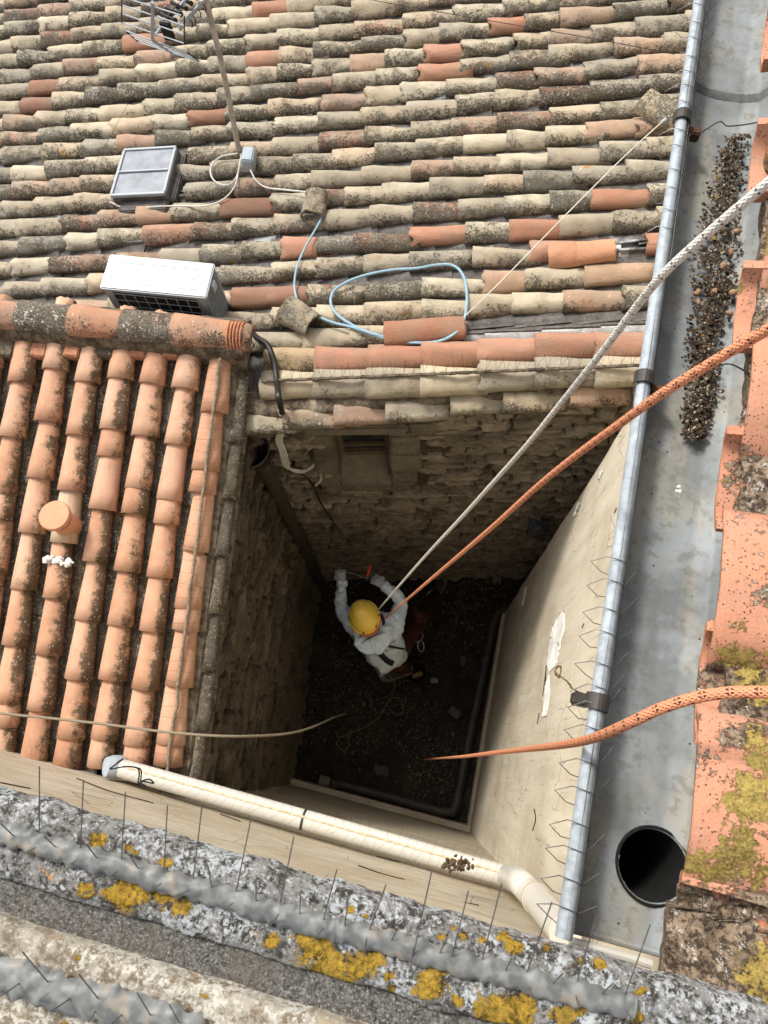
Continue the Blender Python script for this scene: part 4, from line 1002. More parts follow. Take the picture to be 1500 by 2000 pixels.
def top_sheet(name, mat, x0, x1, ya, yb, z, nx, ny, amp, f1, front=.022, back=.05, roundr=.012, far_noise=.004):
    vv = []; ff = []
    for j in range(-3, ny + 3 + 1):
        for i in range(nx + 1):
            x = x0 + (x1 - x0) * i / nx; jj = min(max(j, 0), ny); q = jj / ny; y = ya(x) + (yb(x) - ya(x)) * q; zz = z(x)
            e = min(q, 1 - q) * abs(yb(x) - ya(x)); zz -= roundr * .5 * max(0, 1 - e / roundr) ** 2
            zz += amp * fbm(x * f1, y * f1, 3) + amp * .5 * fbm(x * f1 * 5, y * f1 * 5, 7)
            if j < 0: zz -= front * (-j) / 3; y += .004 * (-j) * (1 if ya(x) > yb(x) else -1) * .3 + far_noise * .5 * nz(x * 60, j * 2, 1)
            if j > ny: zz -= back * (j - ny) / 3
            y += far_noise * nz(x * 22, q * 3, 5) * (1 if jj in (0, ny) else .3); vv.append(V(x, y, zz))
    m = nx + 1
    for j in range(ny + 6):
        for i in range(nx): a = j * m + i; ff.append((a, a + 1, a + m + 1, a + m) if ya(0) < yb(0) else (a, a + m, a + m + 1, a + 1))
    o = MB().add(vv, ff).build(name, mat, r_par, smooth=False); o.data.shade_smooth()
    addattr(o.data, 'lich', [max([0] + [math.exp(-(((proj_[0] - X) ** 2 + ((proj_[1] - Y) * 1.25) ** 2) / (R * R)) * .9) for X, Y, R in YL if abs(proj_[0] - X) < 3 * R and abs(proj_[1] - Y) < 3 * R]) for proj_ in map(proj, vv)]); return o
top_sheet('coping_stone', M_COPE, -.75, .36, lambda x: -.124, lambda x: -.195, lambda x: 6.45, 420, 46, .0026, 40)
top_sheet('cement_joint', M_CEM, -.75, .36, lambda x: -.190, lambda x: -.245, lambda x: 6.440, 300, 26, .0018, 50, front=.01, back=.01)
top_sheet('upper_coping_stone', M_COPE2, -.75, .30, lambda x: -.226, lambda x: -.42, lambda x: 6.460, 340, 70, .0022, 35, roundr=.008, far_noise=.002)
MB().box((-1.5, -1.2, 6.0), (.5, -.33, 6.40)).build('parapet_core', M_CREAM2, r_par)

def blob_strip(name, pts, h, w, parent):
    c = spline([P(px, py, h) for px, py in pts], 14); vv = []; ff = []; K = 11
    for i, p in enumerate(c):
        t_ = (c[min(i + 1, len(c) - 1)] - c[max(i - 1, 0)]).normalized(); sd_ = V(-t_.y, t_.x, 0).normalized()
        e = min(1, min(i, len(c) - 1 - i) / 4 + .2); ww = w * e * (1 + .34 * nz(i * .21, 2) + .05 * nz(i * .45, 5))
        off = .003 * nz(i * .3, 9)
        for k in range(K + 1):
            q = -1 + 2 * k / K; hh = (1 - q * q) ** .6 if abs(q) < 1 else 0
            vv.append(p + sd_ * (q * ww + off) + Z3 * (-.002 + hh * (.0065 + .0014 * nz(i * .22, k * .22, 3)) * e))
    for i in range(len(c) - 1):
        for k in range(K): a = i * (K + 1) + k; ff.append((a, a + 1, a + K + 2, a + K + 1))
    o = MB().add(vv, ff).build(name, M_SIL, parent, smooth=True); return c
r_s1 = thing('bird_spikes', 'row of steel bird spikes set in a grey silicone bead on the lichened coping', 'bird spikes', P(600, 1810, .75))
blob_strip('silicone_bead', [(-60, 1600), (0, 1627), (50, 1640), (100, 1657), (167, 1677), (233, 1693), (300, 1717), (367, 1733), (433, 1750), (500, 1772), (560, 1790), (640, 1812), (680, 1822), (760, 1842), (840, 1866), (920, 1888), (980, 1900), (1060, 1926), (1140, 1944), (1220, 1964), (1246, 1972)], .744, .0105, r_s1)
def spikes(root, L, hb, ht_, r_=.0006):
    for (a, b, c, d) in L: MB().tube([P(a, b, hb + .004), P(c, d, ht_)], r_, 6).build('spike', M_WIRE, root)
spikes(r_s1, [(77, 1633, 77, 1497), (157, 1660, 163, 1523), (237, 1685, 245, 1547), (320, 1707, 327, 1573), (377, 1722, 395, 1570), (460, 1747, 490, 1600), (546, 1770, 574, 1634), (630, 1802, 658, 1698), (720, 1820, 754, 1728), (804, 1880, 844, 1698), (940, 1882, 980, 1726), (1028, 1902, 1078, 1762), (1126, 1922, 1169, 1776), (1220, 1946, 1270, 1806), (880, 1878, 915, 1740)], .742, .67)
spikes(r_s1, [(32, 1638, 0, 1607), (112, 1658, 85, 1632), (193, 1681, 167, 1647), (275, 1704, 248, 1663), (415, 1743, 405, 1687), (500, 1768, 500, 1716), (585, 1793, 587, 1745), (672, 1818, 680, 1758), (762, 1842, 778, 1810), (855, 1868, 875, 1830), (985, 1900, 1000, 1870), (1077, 1924, 1100, 1900), (1172, 1944, 1198, 1920)], .742, .715)
spikes(r_s1, [(45, 1668, 70, 1655), (133, 1690, 150, 1680), (215, 1712, 230, 1702), (290, 1743, 315, 1725), (333, 1753, 370, 1738), (430, 1787, 455, 1763), (525, 1812, 545, 1785), (610, 1840, 632, 1812), (712, 1868, 716, 1832), (800, 1900, 808, 1850), (935, 1895, 952, 1960), (1028, 1915, 1040, 1955), (1122, 1935, 1130, 1965), (1216, 1962, 1238, 1998), (140, 1758, 200, 1730)], .742, .728)
r_s2 = thing('bird_spikes', 'bird spikes in a pale silicone bead on the pale upper coping, bottom left corner', 'bird spikes', P(150, 1950, .73))
blob_strip('silicone_bead', [(-90, 1870), (0, 1903), (67, 1923), (133, 1947), (200, 1960), (267, 1980), (333, 2003), (400, 2030)], .726, .0145, r_s2)
spikes(r_s2, [(95, 1920, 42, 1857), (193, 1952, 152, 1900), (295, 1985, 267, 1937), (350, 1998, 330, 1960)], .722, .66)
spikes(r_s2, [(43, 1917, 0, 1947), (142, 1947, 97, 1977), (187, 1973, 173, 1997), (240, 1980, 217, 2000), (75, 1956, 95, 1940)], .722, .69)

# white PVC trim under the gutter end
MB().tube([P(1112, 1838, 1.22), P(1200, 1862, 1.22), P(1272, 1883, 1.22)], .0065, 8).build('trim', M_PVC, r_gut)

# ================================================================== PIPES
r_pv = thing('drainpipe', 'white PVC pipe running along the near cream wall to the gutter', 'pipe', hit(600, 1605, (0, NY + .07, 0), V(0, 1, 0)))
def np_(px, py, off=.07): return hit(px, py, (0, NY + off, 0), V(0, 1, 0))
pa, pb = np_(226, 1498), np_(990, 1712)
pc = [pa, pa.lerp(pb, .25), pa.lerp(pb, .5), pa.lerp(pb, .75), pb]
R_P = .046
MB().tube(pc, R_P, 26).build('pipe', M_PVC, r_pv, smooth=True)
seg2 = spline([pb, P(1014, 1722, 3.02), P(1034, 1742, 2.92), P(1050, 1758, 2.82)], 5)
MB().tube(seg2, R_P * 1.04, 26).build('elbow', M_PVC, r_pv, smooth=True)
MB().tube([P(1048, 1756, 2.84), P(1104, 1822, 2.45)], R_P * 1.08, 26).build('pipe', M_PVC, r_pv, smooth=True)
for q in (P(1047, 1755, 2.85),): MB().lathe([(R_P * 1.14, -.01), (R_P * 1.17, 0), (R_P * 1.14, .01)], q, P(1104, 1822, 2.45) - P(1048, 1756, 2.84), 26).build('collar', M_PVCD, r_pv, smooth=True)
ax = (pb - pa).normalized(); q = pa.lerp(pb, .505); MB().lathe([(R_P * 1.03, -.006), (R_P * 1.03, .006)], q, ax, 26).build('clamp', M_DARKM, r_pv, smooth=True)
MB().lathe([(R_P * 1.04, -.03), (R_P * 1.05, 0), (R_P * 1.04, .01)], pb, ax, 26).build('collar', M_PVCD, r_pv, smooth=True)
MB().lathe([(R_P * .3, -.055), (R_P * 1.0, -.05), (R_P * 1.22, -.02), (R_P * 1.22, .02), (R_P * 1.1, .035)], pa, (ax * .75 + V(-.15, .15, -.6)).normalized(), 28).build('end_cap', M_GREYP, r_pv, smooth=True)
def hairs(root, path, nrm, sideA, sideB, step, L, r_=.0006, mortar=None, mr=.007, lenjit=.2, both=True):
    "spikes set along a path, leaning to either side"
    p = [Vector(q) for q in path]
    if mortar:
        c = []; 
        for i in range(len(p) - 1):
            k = max(1, int((p[i + 1] - p[i]).length / .012)); c += [p[i].lerp(p[i + 1], j / k) for j in range(k)]
        MB().tube([q + Vector((nz(i * .7, 1), nz(i * .7, 4), nz(i * .7, 8))) * mr * .5 for i, q in enumerate(c)], [mr * (1 + .35 * nz(i * .5, 3)) for i in range(len(c))], 7).build('mortar_line', mortar, root, smooth=True)
    d = 0; i = 0; tot = 0
    while i < len(p) - 1:
        sl = (p[i + 1] - p[i]).length
        if d > sl: d -= sl; i += 1; continue
        q = p[i].lerp(p[i + 1], d / sl)
        for k, s_ in enumerate((sideA, sideB) if both else (sideA,)):
            v_ = (s_ + Vector((ru(-.2, .2), ru(-.2, .2), ru(-.1, .1)))).normalized()
            MB().tube([q, q + v_ * L * ru(1 - lenjit, 1 + lenjit)], r_, 4, cap=False).build('spike', M_WIRED, root)
        d += step * ru(.85, 1.15)
r_ps = thing('bird_spikes', 'fine bird spikes in a line of glue along the top of the white pipe', 'bird spikes', pa)
top = lambda f: pa.lerp(pb, f) + V(0, .015, .044)
hairs(r_ps, [top(.03), top(.25), top(.5), top(.75), top(.99)], Z3, V(.1, .75, .5), V(-.3, -.6, .7), .042, .085, r_=.00045, mortar=simple('dry_glue', lin(196, 180, 150), .8), mr=.006)
# wire tangle on the pipe
mb = MB(); w = [P(220 + 70 * rnd(), 1485 + 20 * rnd(), 3.28) for _ in range(4)]
tang = [(228, 1490), (240, 1482), (222, 1496), (216, 1502), (245, 1497), (268, 1500), (272, 1512), (270, 1530), (280, 1526), (300, 1530), (290, 1522), (274, 1528), (284, 1535), (274, 1534), (276, 1505), (262, 1498)]
o = MB().tube(spline([P(a, b, 3.30 + .02 * rnd()) for a, b in tang], 5), .0035, 5).build('tangled_wire', simple('black_wire', lin(30, 24, 20), .7), None); tag(o, 'tangle of dark wire caught on the left end of the white pipe', 'wire')
mb = MB(); sp_ = []
for k in range(80): p = P(random.gauss(895, 14), random.gauss(1688, 8), ru(3.0, 3.04)); sp_.append((p.x, p.y, p.z))
pebbles(mb, sp_, .004, .009, .9); o = mb.build('nest_litter', simple('brown_litter', lin(84, 70, 54), .95, 0, .4, 60), None); tag(o, 'dark clump of dry litter caught between the spikes on the white pipe', 'litter', kind='stuff')

r_dp = thing('downpipe', 'dark brown downpipe with a black hopper in the left corner of the shaft', 'pipe', (-1.24, 1.44, 0))
PX, PY = -1.235, 1.445
MB().tube([V(PX, PY, .05), V(PX, PY, 3.30)], .052, 20).build('pipe', M_DPIPE, r_dp, smooth=True)
MB().lathe([(.060, 0), (.062, .02), (.062, .2), (.058, .22)], V(PX, PY, 3.10), n=20).build('coupling', M_DPIPE, r_dp, smooth=True)
MB().lathe([(.056, 0), (.060, .02), (.060, .1), (.056, .12)], V(PX, PY, 1.75), n=20).build('coupling', M_DPIPE, r_dp, smooth=True)
MB().lathe([(.055, 0), (.07, .05), (.105, .14), (.118, .16), (.112, .165), (.09, .10), (.045, .03)], V(PX - .045, PY + .0, 3.29), n=26, capa=False, capb=True).build('hopper', simple('black_hopper', lin(66, 66, 66), .5, 0, .2), r_dp, smooth=True)
MB().box((-.07, -.10, -.012), (.07, .16, .012), Matrix.Translation(V(PX - .075, PY + .10, 3.50)) @ Matrix.Rotation(.15, 4, 'Z') @ Matrix.Rotation(.12, 4, 'X')).build('spout_tile', M_STONE2, r_dp, bevel=.008)

def cable(name, label, pts, r_, mat, cat='cable', k=8, n=7, parent=None):
    o = MB().tube(spline(pts, k), r_, n).build(name, mat, parent, smooth=True)
    if parent is None: tag(o, label, cat); o['kind'] = 'thing'
    return o
def onroof(px, py, h=.006): return hit(px, py, Q0 + NR * (h + .022), NR)
cable('black_cable', 'thick black cable curving over the verge beside the small orange roof', [onroof(486, 640, -.06), onroof(500, 658, .0), onroof(522, 674, .03), onroof(535, 706, .04), onroof(541, 745, .04), P(545, 778, 3.24), P(551, 806, 3.36)], .0165, M_BCAB)
def onfar(px, py, off=.06): return hit(px, py, AF + FN * off, FN)
for k, dx in enumerate((-5, 0, 5)):
    pts = [onfar(549 + dx * .8, 800), onfar(555 + dx, 825), onfar(547 + dx, 848, .07), onfar(545 + dx, 862), onfar(552 + dx, 880), onfar(558 + dx, 905), onfar(563 + dx * .4, 914)]
    if k: pts += [onfar(574, 917 + dx * .5), onfar(590, 919 + dx * .6), onfar(604, 914 + dx * .5), onfar(612, 908 + dx * .3)]
    cable('white_cable', ['leftmost of three white cables hanging beside the hopper, ending at the bend', 'middle of three white cables beside the hopper, bending under the stacked stones', 'rightmost of three white cables beside the hopper, curling up at its end'][k], pts, .0085, M_WCAB)
cable('thin_black_cable', 'thin black cable snaking down the far stone wall from the white cables', [onfar(566, 917), onfar(595, 930), onfar(612, 950), onfar(628, 985), onfar(645, 1010), onfar(665, 1040)], .006, M_BCAB)
cable('short_pipe_stub', 'short white bent stub on the far wall under the window corner', [onfar(626, 925, .03), onfar(626, 938, .08), onfar(616, 948, .09)], .008, M_WCAB, 'pipe stub')
# ball of plastic film on the far wall
c = onfar(1050, 1026, .07); vv = []; ff = []; n = 18
for j in range(n + 1):
    for i in range(n * 2):
        th, ph = math.pi * j / n, math.pi * i / n; d = V(math.sin(th) * math.cos(ph), math.sin(th) * math.sin(ph), math.cos(th)); vv.append(c + Vector((d.x, d.y, d.z * 1.5)) * (.07 + .018 * fbm(d.x * 3, d.y * 3, d.z * 3) + .008 * fbm(d.x * 12, d.y * 12, d.z * 12)))
for j in range(n):
    for i in range(n * 2): a = j * n * 2; ff.append((a + i, a + (i + 1) % (2 * n), a + 2 * n + (i + 1) % (2 * n), a + 2 * n + i))
o = MB().add(vv, ff).build('plastic_bundle', simple('grey_film', lin(92, 96, 106), .4, 0, .5, 50, .01), None, smooth=True); tag(o, 'crumpled dark grey plastic bundle stuck on the far stone wall', 'bundle')

# floor drain pipe
fp = lambda px, py, h=7.12: P(px, py, h)
r_fd = thing('floor_pipe', 'dark drain pipe running round the right and near edges of the shaft floor', 'pipe', fp(900, 1500))
MB().tube([fp(966, 1210), fp(925, 1400), fp(893, 1560)], .045, 14).build('pipe', M_DPIPE, r_fd, smooth=True)
MB().tube(spline([fp(893, 1560), fp(885, 1584), fp(862, 1585)], 5), .05, 14).build('elbow', M_DPIPE, r_fd, smooth=True)
MB().tube([fp(862, 1585), fp(760, 1556), fp(648, 1528)], .045, 14).build('pipe', M_DPIPE, r_fd, smooth=True)
MB().tube(spline([fp(1000, 1186), fp(975, 1196), fp(966, 1212)], 5), .05, 14).build('elbow', M_DPIPE, r_fd, smooth=True)
MB().tube([fp(624, 1523, 7.11), fp(644, 1529, 7.11)], .048, 12).build('pale_end', simple('pale_pipe_end', lin(120, 112, 100), .7), r_fd, smooth=True)

# ================================================================== ROPES AND LINES
def rope(name, label, pts, r_, mat, k=30, n=16, ext=0):
    c = [Vector(p) for p in pts]
    if ext == 1: d_ = c[-1] - c[-2]; c += [c[-1] + d_ * q for q in (1, 2, 3, 4, 5, 6, 7, 8)]
    if ext == -1: d_ = c[0] - c[1]; c = [c[0] + d_ * q for q in (8, 7, 6, 5, 4, 3, 2, 1)] + c
    c = spline(c, k); m = len(c); vv = []; ff = []; ru_, ra_ = [], []; L = 0
    tt = [(c[min(i + 1, m - 1)] - c[max(i - 1, 0)]).normalized() for i in range(m)]; u = tt[0].cross(Z3).normalized()
    for i in range(m):
        if i: L += (c[i] - c[i - 1]).length
        u = (u - tt[i] * u.dot(tt[i])).normalized(); w = tt[i].cross(u)
        for j in range(n + 1):
            q = math.tau * j / n; vv.append(c[i] + (u * math.cos(q) + w * math.sin(q)) * r_); ru_.append(L); ra_.append(j / n)
    for i in range(m - 1):
        for j in range(n): a = i * (n + 1) + j; ff.append((a, a + 1, a + n + 2, a + n + 1))
    ff.append(tuple(range(n, -1, -1))); ff.append(tuple((m - 1) * (n + 1) + j for j in range(n + 1)))
    o = MB().add(vv, ff).build(name, mat, None, smooth=True); addattr(o.data, 'ru', ru_); addattr(o.data, 'ra', ra_)
    tag(o, label, 'rope'); o['kind'] = 'thing'; return o
def by(px, py, Z):   # point at optical depth Z metres along the view
    d = Vector(ray(px, py)); return V(0, 0, CAMZ) + d * (Z / F)
def inv(pxa, za, pxb, zb, f):
    z = 1 / (1 / za + (1 / zb - 1 / za) * f); return by(pxa[0] + (pxb[0] - pxa[0]) * f, pxa[1] + (pxb[1] - pxa[1]) * f, z)
A_ = (737, 1193); B_ = (1296, 535)
rope('rope', 'taut white climbing rope from the worker up over the gutter to the upper right', [by(737, 1193, 5.1)] + [by(x, y, z) for x, y, z in [(820, 1098, 3.0), (900, 1012, 2.2), (960, 946, 1.83), (1030, 868, 1.5), (1100, 782, 1.27), (1170, 695, 1.08), (1240, 603, .95), (1296, 535, .86), (1380, 458, .80), (1460, 390, .75), (1560, 306, .70)]], .0054, M_ROPEW, ext=1)
rope('rope', 'taut orange rope with black flecks from the worker up to the right edge', [by(752, 1208, 5.1)] + [by(x, y, z) for x, y, z in [(830, 1141, 3.1), (900, 1082, 2.3), (970, 1022, 1.8), (1050, 950, 1.45), (1130, 886, 1.2), (1210, 828, 1.02), (1288, 772, .9), (1390, 708, .82), (1480, 655, .76), (1570, 602, .70)]], .0063, M_ROPEO, ext=1)
dn = V(*P(1176, 1440, .96)); 
rope('rope', 'loose orange rope with black flecks lying over the gutter edge and hanging into the shaft', [by(1600, 1352, .66), by(1500, 1352, .70), by(1430, 1352, .725), by(1360, 1362, .75), by(1290, 1384, .78), by(1230, 1412, .82), by(1180, 1434, .90), by(1140, 1447, 1.02), by(1090, 1456, 1.22), by(1030, 1463, 1.55), by(960, 1471, 2.2), by(900, 1478, 3.2), by(860, 1481, 4.8), by(826, 1484, 7.05)], .0064, M_ROPEO, ext=-1)
rope('rope', 'thin grey rope sagging across the small orange roof into the shaft', [by(-80, 1380, 3.4), by(0, 1393, 3.4), by(100, 1403, 3.38), by(200, 1414, 3.35), by(300, 1427, 3.32), by(400, 1436, 3.3), by(480, 1438, 3.4), by(560, 1433, 3.7), by(610, 1420, 4.2), by(650, 1402, 5.2), by(676, 1394, 6.6)], .0062, M_ROPEG, k=12, n=8)
cord = [(744, 1298), (752, 1312), (768, 1328), (770, 1345), (760, 1358), (740, 1366), (722, 1366), (714, 1357), (718, 1353), (724, 1365), (726, 1380), (735, 1390), (746, 1390), (754, 1377), (762, 1365), (775, 1363), (786, 1374), (787, 1390), (778, 1397), (768, 1392), (758, 1380), (752, 1380), (745, 1395), (722, 1415), (700, 1426), (680, 1433), (662, 1443), (658, 1455), (668, 1465), (678, 1462), (681, 1450), (677, 1434)]
cable('cord', 'thin pale cord looped on the dark floor below the worker', [P(x, y, 5.9 + min(1.25, i * .2)) for i, (x, y) in enumerate(cord)], .0042, simple('pale_cord', lin(120, 108, 92), .9), 'cord', 6, 5)
cable('cord', 'second thin cord curling on the floor, right of the pale one', [P(x, y, 7.15) for x, y in [(785, 1400), (775, 1420), (773, 1450), (780, 1468), (795, 1475)]] , .003, simple('dim_cord', lin(92, 82, 70), .9), 'cord', 6, 5)
cable('steel_wire', 'thin wire stretched from the left corner to the hands of the worker', [P(592, 1068, 5.7), P(655, 1108, 5.32), P(700, 1124, 5.3), P(722, 1131, 5.3)], .002, simple('bright_wire', lin(150, 146, 136), .5), 'wire', 4, 5)

# ================================================================== THINGS ON THE MAIN ROOF
# air conditioner
hA = 3.10; a_, b_, c_, d_ = P(213, 497, hA), P(419, 515, hA), P(404, 583, hA), P(197, 563, hA)
ux = ((b_ - a_) + (c_ - d_)).normalized(); wx = ((b_ - a_).length + (c_ - d_).length) / 2; uy = Z3.cross(ux); wy = abs(((a_ - d_) + (b_ - c_)).dot(uy)) / 2; ctr = (a_ + b_ + c_ + d_) / 4
MA = Matrix((ux, uy, Z3)).transposed().to_4x4(); MA.translation = ctr; HA = .50
r_ac = thing('air_conditioner', 'white outdoor air conditioner unit with a black grille behind the orange ridge', 'air conditioner', ctr - Z3 * HA)
MB().box((-wx / 2 + .006, -wy / 2 + .006, -HA), (wx / 2 - .006, wy / 2 - .004, -.012), MA).build('casing', M_ACSIDE, r_ac, bevel=.006, smooth=True)
o = MB().box((-wx / 2, -wy / 2, -.014), (wx / 2, wy / 2, .006), MA).build('lid', M_WHITE, r_ac, bevel=.006, smooth=True)
for y in (-.30, -.02, .28): MB().box((-wx * .38, y * wy - .0022, .0055), (wx * .4, y * wy + .0022, .0085), MA).build('groove', simple('lid_groove', lin(188, 204, 214), .4), o)
MB().box((-wx * .40, -wy / 2 + .0015, -.46), (wx * .40, -wy / 2 + .008, -.03), MA).build('grille_panel', M_BLACK, r_ac)
gr = MB()
for k in range(9): x = -wx * .40 + wx * .80 * k / 8; gr.box((x - .0018, -wy / 2 - .002, -.46), (x + .0018, -wy / 2 + .002, -.03), MA)
for k in range(9): z = -.03 - .43 * k / 8; gr.box((-wx * .40, -wy / 2 - .004, z - .0018), (wx * .40, -wy / 2 - .0021, z + .0018), MA)
gr.build('grille_wire', M_ACSIDE, r_ac)
lv = MB()
for k in range(30): z = -.03 - .44 * k / 30; lv.box((wx / 2 - .0059, -wy * .40, z - .003), (wx / 2 - .001, wy * .38, z + .003), MA)
lv.build('louvre', simple('louvre_grey', lin(128, 134, 138), .5), r_ac)
MB().box((wx / 2 - .006, -wy * .1, -.075), (wx / 2 + .012, wy * .12, -.02), MA).build('handle', M_WHITE, r_ac, bevel=.004)
# skylight
q = [onroof(243, 293, .05), onroof(345, 287, .05), onroof(322, 378, .05), onroof(216, 383, .05)]
r_sk = thing('skylight', 'small two pane roof window in a metal frame among the old tiles', 'skylight', sum(q, V(0, 0, 0)) / 4 - NR * .1)
def bil(u, v, h=0): return (q[0] * (1 - u) * (1 - v) + q[1] * u * (1 - v) + q[2] * u * v + q[3] * (1 - u) * v) + NR * h
def quadbox(u0, u1, v0, v1, h0, h1):
    return MB().add([bil(u, v, h) for h in (h0, h1) for v in (v0, v1) for u in (u0, u1)], [(0, 2, 3, 1), (4, 5, 7, 6), (0, 1, 5, 4), (2, 6, 7, 3), (0, 4, 6, 2), (1, 3, 7, 5)])
quadbox(.0, 1, .0, 1, -.13, -.012).build('upstand', M_MORT, r_sk); quadbox(.1, 1.0, 1.0, 1.22, -.11, -.045).build('cement_apron', M_MORT, r_sk, bevel=.008); quadbox(1.0, 1.10, .0, 1.0, -.11, -.05).build('cement_apron', M_MORT, r_sk, bevel=.008)
for a in [(0, 1, -.01, .035), (0, 1, .97, 1.02), (-.01, .04, .035, .97), (.965, 1.01, .035, .97)]: quadbox(*a, -.012, .010).build('frame', M_ACSIDE, r_sk, bevel=.002)
quadbox(.04, .965, .495, .52, -.010, .013).build('glazing_bar', M_WHITE, r_sk, bevel=.002)
quadbox(.04, .965, .035, .495, -.010, .002).build('pane', M_GLASS, r_sk); quadbox(.04, .965, .52, .97, -.010, .002).build('pane', M_GLASS, r_sk)
# antenna and its mast
base = onroof(468, 302, -.04); topm = P(400, -6, CAMZ - base.z - .80)
r_an = thing('antenna', 'television antenna with reflector grid on a bent steel mast above the old roof', 'antenna', base)
MB().tube(spline([base, base.lerp(topm, .33) + V(.008, 0, 0), base.lerp(topm, .66) + V(.012, 0, 0), topm], 5), [.0165] * 16, 10).build('mast', M_MAST, r_an, smooth=True)
hT = CAMZ - topm.z
def an(px, py, dh=0): return P(px, py, hT + dh)
MB().tube([an(350, 58, .08), an(400, -2)], .011, 10).build('support_arm', M_ALU, r_an, smooth=True)
bo = MB().tube([an(302, 70, .06), an(332, 34, .02), an(372, -12, -.04)], .009, 8).build('boom', M_ALU, r_an, smooth=True)
MB().tube([an(298, 4, -.18), an(298, 78, .07)], .0095, 6).build('reflector_bar', M_ALU, r_an); MB().tube([an(298, 79, .07), an(338, 104, .20)], .0095, 6).build('reflector_bar', M_ALU, r_an)
for (x0, y0, x1, y1, dh) in [(257, 0, 354, 30, -.15), (238, 10, 359, 50, -.10), (238, 27, 359, 67, -.04), (237, 44, 360, 85, .02)]: MB().tube([an(x0, y0, dh), an(x1, y1, dh)], .0032, 6).build('reflector_rod', M_WHITE, r_an)
for (x0, y0, x1, y1, dh) in [(245, 60, 365, 103, .10), (254, 68, 375, 111, .13), (262, 75, 382, 116, .16), (270, 82, 389, 120, .19)]: MB().tube([an(x0, y0, dh), an(x1, y1, dh)], .0032, 6).build('reflector_rod', M_WHITE, r_an)
for (x0, y0, a, x1, y1, b) in [(238, -8, -.18, 238, 44, .02), (360, 32, -.14, 360, 86, .02), (245, 61, .1, 270, 82, .19), (365, 102, .1, 389, 120, .19)]: MB().tube([an(x0, y0, a), an(x1, y1, b)], .0036, 6).build('end_strip', M_BLACK, r_an)
for k, (px, py) in enumerate([(329, 34), (340, 22), (350, 11), (360, 1), (371, -10)]):
    for (dx, dy) in ((14, 6), (9, -10)):
        MB().tube([an(px - dx, py - dy, .02), an(px - dx * .4, py - dy * .4), an(px + dx * .4, py + dy * .4), an(px + dx, py + dy, -.02)], [.013, .008, .008, .013], 6).build('director', M_BLACK, r_an, smooth=True)
MB().box((-.03, -.012, -.05), (.03, .012, .05), Matrix.Translation(an(327, 60, .03))).build('balun_box', M_BLACK, r_an, bevel=.005)
for (x0, y0) in [(370, 38), (376, 30), (386, 18), (396, 8)]: MB().tube(spline([an(x0, y0), an(x0 + 6, y0 + 8, .02), an(x0 + 5, y0 + 16, .04)], 4), .003, 5).build('cable_tie', M_BLACK, r_an)
cable('guy_wire', 'thin guy wire from the antenna reflector down to the roof beside the mast', [an(358, 112, .2), onroof(440, 205, .02)], .0014, M_WIRED, 'wire', 2, 4)
cable('guy_wire', 'thin guy wire running down from the antenna to the skylight', [onroof(262, 180, .06), onroof(185, 322, .01)], .0014, M_WIRED, 'wire', 2, 4)
cable('overhead_wire', 'thin dark wire crossing above the old tiles at the top right', [onroof(660, -12, .12), onroof(850, 22, .14), onroof(1060, 58, .13), onroof(1200, 83, .1), onroof(1318, 106, .06)], .0022, M_WIRED, 'wire', 4, 5)
jb = onroof(487, 312, .03); o = MB().box((-.036, -.055, -.05), (.036, .055, .05), Matrix.Translation(jb) @ Matrix.Rotation(math.radians(8), 4, 'Z')).build('junction_box', M_GREYP, None, bevel=.008, smooth=True); tag(o, 'small grey junction box beside the foot of the antenna mast', 'box')
cable('white_cable', 'white cable looped beside the foot of the antenna mast', [onroof(462, 300, .03), onroof(432, 306, .03), onroof(414, 322, .02), onroof(412, 342, .02), onroof(424, 357, .02), onroof(446, 361, .02), onroof(462, 345, .02), onroof(469, 315, .04), onroof(471, 300, .06)], .0045, M_WCAB)
cable('white_cable', 'white cable trailing from the mast past the lower edge of the skylight', [onroof(466, 335, .02), onroof(458, 365, .02), onroof(435, 390, .02), onroof(400, 402, .02), onroof(350, 402, .0), onroof(300, 404, .01), onroof(262, 408, -.01), onroof(238, 405, .0), onroof(215, 394, .01)], .0045, M_WCAB)
cable('white_cable', 'white cable running from the junction box to the tile chunk laid across the rows', [onroof(489, 332, .03), onroof(500, 352, .02), onroof(520, 366, .02), onroof(560, 371, .02), onroof(598, 375, .03)], .0048, M_WCAB)
cable('pale_blue_cable', 'pale blue cable dropping from the tile chunk down across the rows', [onroof(631, 408, .03), onroof(626, 430, .01), onroof(608, 462, .02), onroof(588, 500, .01), onroof(578, 530, .02), onroof(575, 560, .01), onroof(580, 586, .03)], .006, M_BLUE)
cable('pale_blue_cable', 'pale blue cable lying in a big loop over the tiles above the verge', [onroof(615, 616, .03), onroof(650, 630, .02), onroof(690, 640, .02), onroof(730, 655, .01), onroof(790, 668, .01), onroof(850, 668, .02), onroof(888, 652, .03), onroof(905, 628, .03), onroof(912, 590, .02), onroof(909, 552, .02), onroof(898, 528, .02), onroof(878, 517, .02), onroof(848, 518, .02), onroof(815, 524, .02), onroof(760, 528, .02), onroof(705, 540, .01), onroof(668, 556, .02), onroof(650, 572, .01), onroof(646, 592, .02), onroof(656, 612, .02), onroof(680, 630, .02), onroof(715, 648, .02), onroof(760, 660, .01), onroof(792, 665, .02)], .0075, M_BLUE, k=6, n=8)
cable('white_cable', 'stripped white cable end poking out of the blue loop by the loose tile', [onroof(792, 665, .02), onroof(825, 660, .02), onroof(847, 654, .03)], .0035, M_WCAB, 'cable', 4, 5)
cable('tie_line', 'thin white line stretched from the loop up to the tile beside the gutter', [onroof(895, 630, .02), onroof(980, 548, .10), onroof(1100, 425, .16), onroof(1220, 305, .12), onroof(1298, 234, .07)], .003, M_WCAB, 'line', 6, 5)
